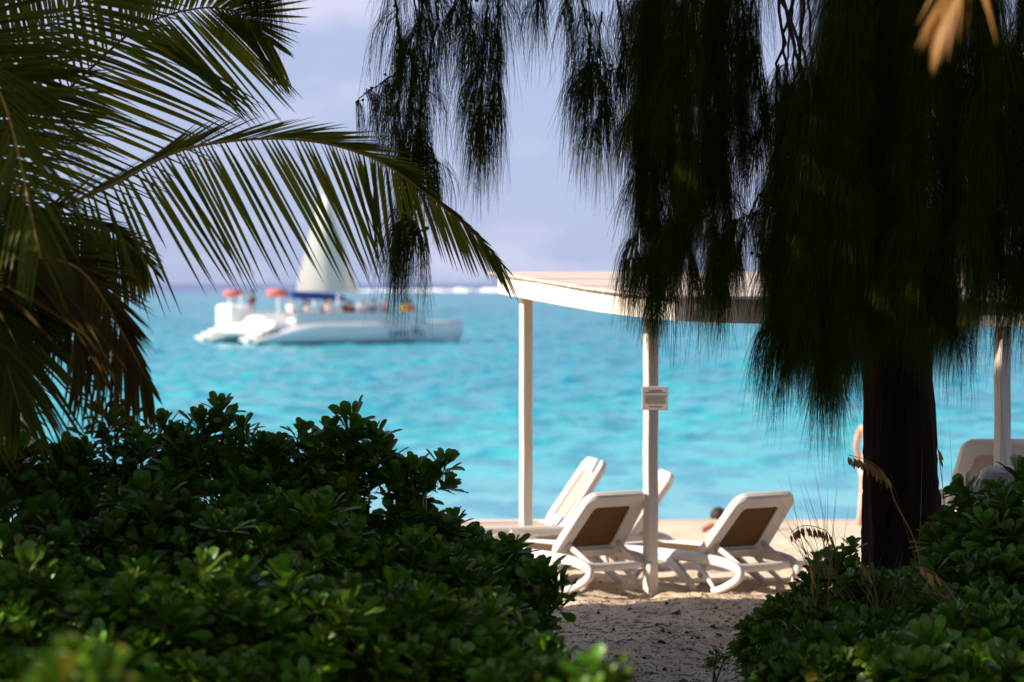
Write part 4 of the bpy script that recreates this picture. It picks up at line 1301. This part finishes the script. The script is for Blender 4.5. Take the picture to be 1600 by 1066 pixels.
def shrub_mesh(centres, axes, sizes, g, nl=(13, 18)):
    """leaf rosettes at the given centres/axes -> arrays"""
    P0 = []; D_ = []; U_ = []; Ln = []; Wd = []; Cv = []
    for c, ax, s in zip(centres, axes, sizes):
        ax = ax / np.linalg.norm(ax)
        a = np.cross(ax, (0.3, 1, .2)); a /= np.linalg.norm(a); b_ = np.cross(ax, a)
        k = g.integers(nl[0], nl[1])
        th0 = g.uniform(0, 6.28)
        for j in range(k):
            th = th0 + j * 2.39996 + g.normal(0, .15)
            q = (j + .5) / k
            el = R(84 - 76 * q ** .9) + g.normal(0, .12)       # inner leaves upright, outer ones spread
            out_ = math.cos(th) * a + math.sin(th) * b_
            d = out_ * math.cos(el) + ax * math.sin(el)
            d /= np.linalg.norm(d)
            up = ax * math.cos(el) - out_ * math.sin(el)
            P0.append(c - ax * (.035 * s * q / .1) + d * .006); D_.append(d); U_.append(up)
            Ln.append(s * (.72 + .5 * min(1, q * 1.6)) * g.uniform(.85, 1.12)); Wd.append(s * .215 * g.uniform(.85, 1.15)); Cv.append(g.uniform(-.05, .28))
    P0 = np.array(P0); D_ = np.array(D_); U_ = np.array(U_); Ln = np.array(Ln); Wd = np.array(Wd); Cv = np.array(Cv)
    W_ = np.cross(D_, U_); W_ /= np.linalg.norm(W_, axis=1)[:, None]
    tw = g.normal(0, .25, len(P0))[:, None]
    W2 = W_ * np.cos(tw) + U_ * np.sin(tw); U2 = np.cross(W2, D_)
    N = len(P0)
    t_ = ROW[None, :, None]
    mid = P0[:, None] + D_[:, None] * (Ln[:, None, None] * t_) - U2[:, None] * (Ln * Cv)[:, None, None] * t_ ** 2
    hw = (Wd[:, None] * WID[None])[:, :, None]
    A = mid + W2[:, None] * hw + U2[:, None] * hw * .28
    B = mid - W2[:, None] * hw + U2[:, None] * hw * .28
    V = np.stack([A, mid, B], 2).reshape(-1, 3)
    nr = len(ROW)
    b0 = (np.arange(N) * nr * 3)[:, None, None] + (np.arange(nr - 1) * 3)[None, :, None]
    Fq = np.concatenate([b0 + np.array([0, 1, 4, 3]), b0 + np.array([1, 2, 5, 4])], 1).reshape(-1, 4)
    return V, Fq


def shrub(label, px, py, D, Rx, Rz=None, n=230, size=None, sprigs=8, seed=0, dark=False, group='sea lettuce shrubs left of the path', tall=.14, extra=()):
    g = np.random.default_rng(500 + seed)
    size = size or .104 * g.uniform(.9, 1.12)
    top = P(px, py, D)
    zb = g1(top[0], D) - .05
    H = top[2] - zb
    Rz = Rz or min(Rx * 1.05, H)
    cz = top[2] - Rz
    cen = np.array([top[0], D, cz])
    C = []; AX = []; SZ = []; stems = []
    k = 0; n = int(n * .8)
    base_ = np.array([top[0], D, zb])
    while k < n:
        d = g.normal(0, 1, 3); d /= np.linalg.norm(d)
        if d[2] < -.35 and cz > zb + .2 and g.random() < .5: continue
        if d[2] < -.7: continue
        if d[1] > .5 and g.random() < .5: continue
        lump = 1 + .10 * math.sin(d[0] * 7 + seed) + .08 * math.sin(d[1] * 9 + d[2] * 5 + seed * 2) + g.normal(0, .05)
        rad = lump * (g.uniform(.62, 1.0) if g.random() < .35 else 1.0)
        c = cen + d * np.array([Rx, Rx * .9, Rz]) * rad
        if c[2] < zb + .05: c[2] = zb + g.uniform(.05, .25)
        ax = d * np.array([.8, .8, .55]) + np.array([0, 0, .75]) + g.normal(0, .2, 3)
        C.append(c); AX.append(ax); SZ.append(size * g.uniform(.7, 1.15)); k += 1
        if g.random() < .22: stems.append((base_, c))
    for j in range(sprigs):
        th = g.uniform(0, 6.28); r_ = Rx * math.sqrt(g.uniform(0, .75))
        x = cen[0] + r_ * math.cos(th); y = cen[1] + r_ * math.sin(th) * .8
        zz = cz + Rz * math.sqrt(max(.05, 1 - (r_ / Rx) ** 2))
        tip = np.array([x + g.normal(0, .04), y, zz + g.uniform(.03, tall)])
        stems.append((np.array([x, y, zz - .25]), tip))
        C.append(tip); AX.append(np.array([g.normal(0, .3), g.normal(0, .3), 1])); SZ.append(size * g.uniform(.9, 1.2))
        if g.random() < .7:
            C.append(tip + (g.normal(0, .04), g.normal(0, .04), -.07)); AX.append(np.array([g.normal(0, .7), g.normal(0, .7), .7])); SZ.append(size)
    for (ex, ey, eD, fromx, fromy) in extra:          # rosettes on bare stems that stick out
        tip = P(ex, ey, eD); root = P(fromx, fromy, eD)
        stems.append((root, tip))
        for dz in (0, -.055, -.11):
            C.append(tip + np.array([g.normal(0, .03) if dz else 0, g.normal(0, .03), dz])); AX.append(np.array([g.normal(0, .35 if not dz else .8), -.25, 1])); SZ.append(size * 1.1)
    V, Fq = shrub_mesh(C, AX, SZ, g)
    t = thing('sea_lettuce_shrub', label, 'shrub', tuple(base_), 0, group)
    mesh_obj('foliage', V - base_, Fq, M['leaf_dark'] if dark else M['leaf'], t)
    mb = MB()
    for a, c in stems:
        mid = (a + c) / 2 + g.normal(0, .04, 3)
        mb.tube(spline([a, mid, c], 7) - base_, np.linspace(.009, .004, 7), 5)
    mb.obj('stems', M['stem'], t, True)
    return t


GL = 'sea lettuce shrubs left of the path'
# back row, outlined against the water
shrub('shrub at the far left edge under the white post', 40, 715, 12.7, .50, n=230, seed=1)
shrub('shrub under the lowest brown palm tips, two rosette spikes standing up', 175, 722, 12.9, .42, n=210, seed=2, extra=((160, 650, 12.6, 165, 740), (195, 650, 12.8, 180, 740), (215, 690, 12.6, 190, 760)))
shrub('tallest back row shrub, round topped, just right of the palm tips', 330, 705, 13.0, .42, n=220, seed=3, extra=((345, 642, 13, 345, 700), (312, 664, 13, 330, 720), (255, 668, 13, 200, 712), (375, 672, 13.0, 350, 720), (285, 684, 13, 320, 740)))
shrub('shrub between the round topped one and the tallest open one', 460, 740, 13.1, .38, n=200, seed=4, extra=((470, 680, 13, 470, 740), (430, 700, 13, 450, 750), (405, 696, 13, 440, 750)))
shrub('open shrub with bare stems and a high rosette in front of the water', 560, 838, 13.2, .30, n=130, seed=5, extra=((548, 655, 13.2, 545, 800), (515, 680, 13.2, 540, 800), (585, 685, 13.2, 565, 800), (540, 700, 13.2, 545, 800), (600, 715, 13.3, 575, 820), (500, 715, 13.2, 540, 800), (560, 725, 13.25, 560, 820), (620, 745, 13.2, 600, 830), (520, 740, 13.2, 540, 820), (580, 745, 13.3, 575, 820), (490, 745, 13.1, 520, 820)))
shrub('shrub whose single sprig points right towards the shelter', 638, 822, 13.2, .28, n=150, seed=6, extra=((694, 728, 13.2, 640, 770), (645, 735, 13.2, 640, 790), (665, 745, 13.2, 645, 790), (625, 750, 13.2, 630, 790), (660, 765, 13.1, 650, 800)))
shrub('low shrub beside the left shelter post', 738, 850, 13.2, .27, n=190, seed=7)
shrub('lowest leafy shrub tip beside the sandy path', 770, 915, 12.7, .20, n=180, seed=8, extra=((848, 900, 12.6, 790, 940), (868, 915, 12.6, 800, 950), (840, 945, 12.5, 790, 980)))
# middle row
shrub('dark middle shrub at the left edge below the far left one', 80, 815, 11.4, .62, n=300, seed=9, dark=True, sprigs=3)
shrub('dark middle shrub below the palm tips', 270, 800, 11.6, .56, n=300, seed=10, dark=True, sprigs=4)
shrub('middle shrub with a reddish bare stem showing', 440, 815, 11.8, .52, n=280, seed=11)
shrub('middle shrub below the open stemmed one', 600, 862, 12.0, .48, n=270, seed=12)
shrub('middle shrub left of the lowest tip', 680, 900, 12.0, .36, n=250, seed=13)
shrub('shrub edging the path halfway down the left side', 752, 985, 11.6, .22, n=200, seed=14)
# front row
shrub('blurred foreground shrub in the lower left corner', 60, 925, 9.9, .55, n=300, seed=15)
shrub('blurred foreground shrub, second from the lower left corner', 255, 930, 9.8, .52, n=300, seed=16)
shrub('blurred foreground shrub in the middle of the bottom left group', 440, 930, 10.0, .50, n=300, seed=17)
shrub('foreground shrub left of the bottom of the path', 590, 945, 10.2, .44, n=290, seed=18)
shrub('foreground shrub touching the bottom of the sandy path', 725, 1010, 10.3, .30, n=230, seed=19, extra=((850, 1020, 10.6, 780, 1060), (870, 1040, 10.6, 790, 1066), (820, 990, 10.8, 770, 1040)))
shrub('very near out of focus leaf tuft at the bottom left', 105, 1062, 5.2, .12, n=30, seed=20, sprigs=2, size=.08, tall=.05)
shrub('very near out of focus leaf tuft at the bottom of the path', 955, 1066, 6.5, .07, n=14, seed=21, sprigs=1, size=.07, tall=.03)
shrub('near blurred leaf tuft at the bottom right of the left thicket', 815, 1050, 8.6, .18, n=60, seed=22, sprigs=3, size=.08)
GR = 'sea lettuce shrubs right of the path'
shrub('shrub right of the trunk with rosettes before the far right loungers', 1560, 805, 13.6, .38, n=200, seed=31, tall=.06, group=GR, extra=((1508, 768, 13.6, 1520, 820), (1592, 738, 13.6, 1580, 820), (1560, 775, 13.6, 1560, 820)))
shrub('shrub at the right edge below the loungers', 1620, 800, 13.2, .42, n=200, seed=32, group=GR)
shrub('small shrub at the left foot of the big trunk with pale lit stems', 1318, 892, 14.9, .26, n=120, seed=33, group=GR, size=.08, extra=((1332, 856, 14.9, 1330, 900), (1300, 872, 14.9, 1305, 900)))
shrub('shrub in front of the big trunk foot', 1410, 918, 14.4, .28, n=150, seed=34, tall=.06, group=GR, dark=True)
shrub('low shrub on the bank nearest the shaded sand', 1222, 955, 13.6, .22, n=130, seed=35, tall=.06, group=GR, size=.075)
shrub('shrub on the bank below the trunk foot shrub', 1330, 978, 13.2, .26, n=150, seed=36, tall=.06, group=GR, dark=True)
shrub('shrub below the right edge one, dark leaved', 1525, 900, 12.8, .40, n=230, seed=37, tall=.06, group=GR, dark=True)
shrub('foreground shrub at the bottom beside the path on the right', 1262, 1020, 12.2, .28, n=180, seed=38, group=GR, dark=True, size=.075)
shrub('foreground shrub at the bottom under the trunk', 1405, 1000, 12.0, .34, n=210, seed=39, tall=.06, group=GR, dark=True)
shrub('foreground shrub in the lower right corner', 1560, 955, 11.6, .48, n=280, seed=40, group=GR)
shrub('foreground shrub third from the lower right corner', 1320, 1040, 11.4, .3, n=180, seed=41, group=GR, dark=True)
shrub('blurred foreground shrub next to the lower right corner', 1480, 1045, 10.8, .34, n=200, seed=42, group=GR)
shrub('tiny green seedling on the bank of the shaded path', 1128, 1030, 13.9, .05, n=4, seed=43, sprigs=1, size=.045, group=GR, tall=.04)

# ------------------------------------------------------------------ sea oats and grass
def blade_ribbon(mb_, pts, w0):
    c = spline(pts, 10)
    T = np.gradient(c, axis=0); T /= np.linalg.norm(T, axis=1)[:, None]
    wv = np.cross(T, (0, 1, .1)); wv /= np.linalg.norm(wv, axis=1)[:, None] + 1e-9
    hw = (np.linspace(1, .1, 10) * w0 * .5)[:, None]
    up = np.cross(T, wv)
    V = np.stack([c + wv * hw, c - up * hw * .5, c - wv * hw], 1).reshape(-1, 3)
    mb_.add(V, [(k * 3 + a, k * 3 + a + 1, k * 3 + 4 + a, k * 3 + 3 + a) for k in range(9) for a in (0, 1)])


def oats(label, stalk, head_n, hs, blades, seed, D):
    g = np.random.default_rng(seed)
    pts = [P(x, y, D) for x, y in stalk]
    base_ = pts[0].copy(); base_[2] = g1(base_[0], base_[1])
    t = thing('sea_oats', label, 'grass plant', tuple(base_))
    c = spline([base_] + pts[0:], 60) - base_
    mb = MB(); mb.tube(c, np.linspace(.0042, .0018, 60), 6); mb.obj('stalk', M['oats'], t, True)
    mb = MB()
    i0 = int(60 * (1 - hs))
    for k in range(head_n):
        i2 = int(i0 + (59 - i0) * k / max(1, head_n - 1)); i2 = min(i2, 59)
        p = c[i2]
        q = (k + 1) / head_n
        ln = .075 * (1 - .45 * abs(q - .4)) * g.uniform(.8, 1.2)
        d = np.array([g.uniform(-.1, .55), g.uniform(-.5, .5), -1.0]); d /= np.linalg.norm(d)
        side = np.cross(d, (0, 1, 0)); side /= np.linalg.norm(side)
        a = p + d * .008
        # flat pointed spikelet
        V = [a, a + d * ln * .35 + side * .008, a + d * ln * .75 + side * .007, a + d * ln, a + d * ln * .75 - side * .007, a + d * ln * .35 - side * .008,
             a + d * ln * .5 + np.array([0, .004, 0]), a + d * ln * .5 - np.array([0, .004, 0])]
        mb.add(V, [(0, 1, 6), (1, 2, 6), (2, 3, 6), (3, 4, 6), (4, 5, 6), (5, 0, 6), (1, 0, 7), (2, 1, 7), (3, 2, 7), (4, 3, 7), (5, 4, 7), (0, 5, 7)])
    mb.obj('seed_head', M['oats'], t)
    mb = MB()
    for bl in blades:
        q = [P(x, y, D + g.uniform(-.15, .15)) - base_ for x, y in bl]
        blade_ribbon(mb, q, g.uniform(.0035, .007))
    if blades: mb.obj('blades', M['blade'], t)
    return t


oats('golden sea oats stalk arching left across the big trunk', [(1436, 860), (1395, 770), (1350, 735), (1325, 711)] if False else [(1440, 900), (1430, 845), (1400, 785), (1385, 745), (1360, 722), (1326, 711)], 30, .34,
     [[(1440, 900), (1415, 820), (1392, 740)], [(1436, 880), (1440, 800), (1442, 700)]], 61, 13.2)
g = np.random.default_rng(5)
bl = []
for k in range(34):
    x0 = 1290 + g.uniform(-18, 22); x1 = x0 + g.normal(-28, 45); y1 = g.uniform(730, 860)
    bl.append([(x0, 905), (x0 * .6 + x1 * .4 + g.normal(0, 6), 905 * .55 + y1 * .45), (x1, y1)])
oats('drooping dark sea oats head among thin blades left of the trunk', [(1296, 900), (1302, 860), (1296, 835), (1275, 824), (1252, 823), (1236, 834)], 22, .55, bl, 62, 14.3)
bl = []
for k in range(26):
    x1 = g.uniform(1400, 1480); y1 = g.uniform(868, 930)
    bl.append([(1530 + g.uniform(-20, 20), 1000 + g.uniform(-20, 10)), (1495 + g.uniform(-20, 10), 945 + g.uniform(-15, 15)), (x1, y1)])
oats('fan of golden dry blades low on the right bank', [(1530, 1000), (1510, 960), (1470, 905), (1440, 885)], 6, .2, bl, 63, 12.3)
bl = [[(1474, 900), (1476, 820), (1470, 660)], [(1480, 900), (1490, 800), (1484, 655)], [(1578, 900), (1578, 800), (1565, 640)], [(1270, 960), (1272, 900), (1266, 860)], [(1275, 965), (1280, 900), (1276, 870)]]
oats('sparse tall blades right of the trunk reaching up before the water', [(1478, 905), (1480, 830), (1474, 760), (1466, 700)], 3, .05, bl, 64, 13.8)
bl = [[(1180 + i2 * 9, 1060), (1190 + i2 * 8, 1035), (1215 + i2 * 9, 1010 + (i2 % 3) * 9)] for i2 in range(10)]
oats('dry brown grass at the bottom edge beside the path', [(1190, 1064), (1195, 1050), (1215, 1030), (1240, 1018)], 4, .2, bl, 65, 12.6)

g = np.random.default_rng(15)
bl = []
for k in range(40):
    x0 = 1375 + g.uniform(-30, 30); x1 = x0 + g.normal(10, 60); y1 = g.uniform(850, 930)
    bl.append([(x0, 985), (x0 * .6 + x1 * .4, 985 * .5 + y1 * .5), (x1, y1)])
oats('dry brown grass clump under the middle of the big trunk', [(1375, 985), (1372, 940), (1360, 900), (1340, 872)], 6, .2, bl, 66, 13.4)
bl = []
for k in range(36):
    x0 = 1278 + g.uniform(-22, 22); x1 = x0 + g.normal(0, 34); y1 = g.uniform(895, 960)
    bl.append([(x0, 1035), (x0 * .6 + x1 * .4, 1035 * .5 + y1 * .5), (x1, y1)])
oats('upright rusty brown grass clump on the bank left of the trunk', [(1278, 1035), (1276, 980), (1272, 930), (1268, 880)], 5, .15, bl, 67, 13.3)

# ------------------------------------------------------------------ litter on the sand
g = np.random.default_rng(9)
mb = MB()
cnt = 0
V = []; Fq = []
for k in range(3200):
    x = g.uniform(-.3, 2.9); y = 14.2 + 5.6 * g.random() ** 1.1
    if y > 18.6 and g.random() < .6: continue
    z = g1(x, y)
    r_ = g.uniform(.003, .009)
    if g.random() < .05: r_ = g.uniform(.012, .02)
    th = g.uniform(0, 3.14); e = g.uniform(1, 2.4)
    c_, s2 = math.cos(th), math.sin(th)
    ring = [(x + r_ * (e * math.cos(a) * c_ - math.sin(a) * s2), y + r_ * (e * math.cos(a) * s2 + math.sin(a) * c_), z + .0) for a in np.linspace(0, 2 * math.pi, 7)[:-1]]
    mb.add(ring + [(x, y, z + r_ * 1.1)], [(q, (q + 1) % 6, 6) for q in range(6)])
o = mb.obj('leaf_litter', M['litter'], None, False)
tag(o, 'small dark cones and fallen bits strewn over the shaded sand path', None, None, 'stuff')
mb = MB()
for k in range(2200):
    x = g.uniform(-.3, 2.9); y = g.uniform(14.3, 19.2)
    th = g.uniform(0, 3.14); ln = g.uniform(.03, .12); z = g1(x, y) + .006
    d = np.array([math.cos(th), math.sin(th), 0]) * ln / 2; s3 = np.array([-math.sin(th), math.cos(th), 0]) * .0016
    c = np.array([x, y, z]); 
    a, b_ = c - d, c + d
    a[2] = g1(a[0], a[1]) + .005; b_[2] = g1(b_[0], b_[1]) + .005
    mb.add([a - s3, b_ - s3, b_ + s3, a + s3, (a + b_) / 2 + (0, 0, .004)], [(0, 1, 4), (1, 2, 4), (2, 3, 4), (3, 0, 4)])
o = mb.obj('needle_litter', M['stem'], None, False)
tag(o, 'thin fallen needles scattered on the sand', None, None, 'stuff')
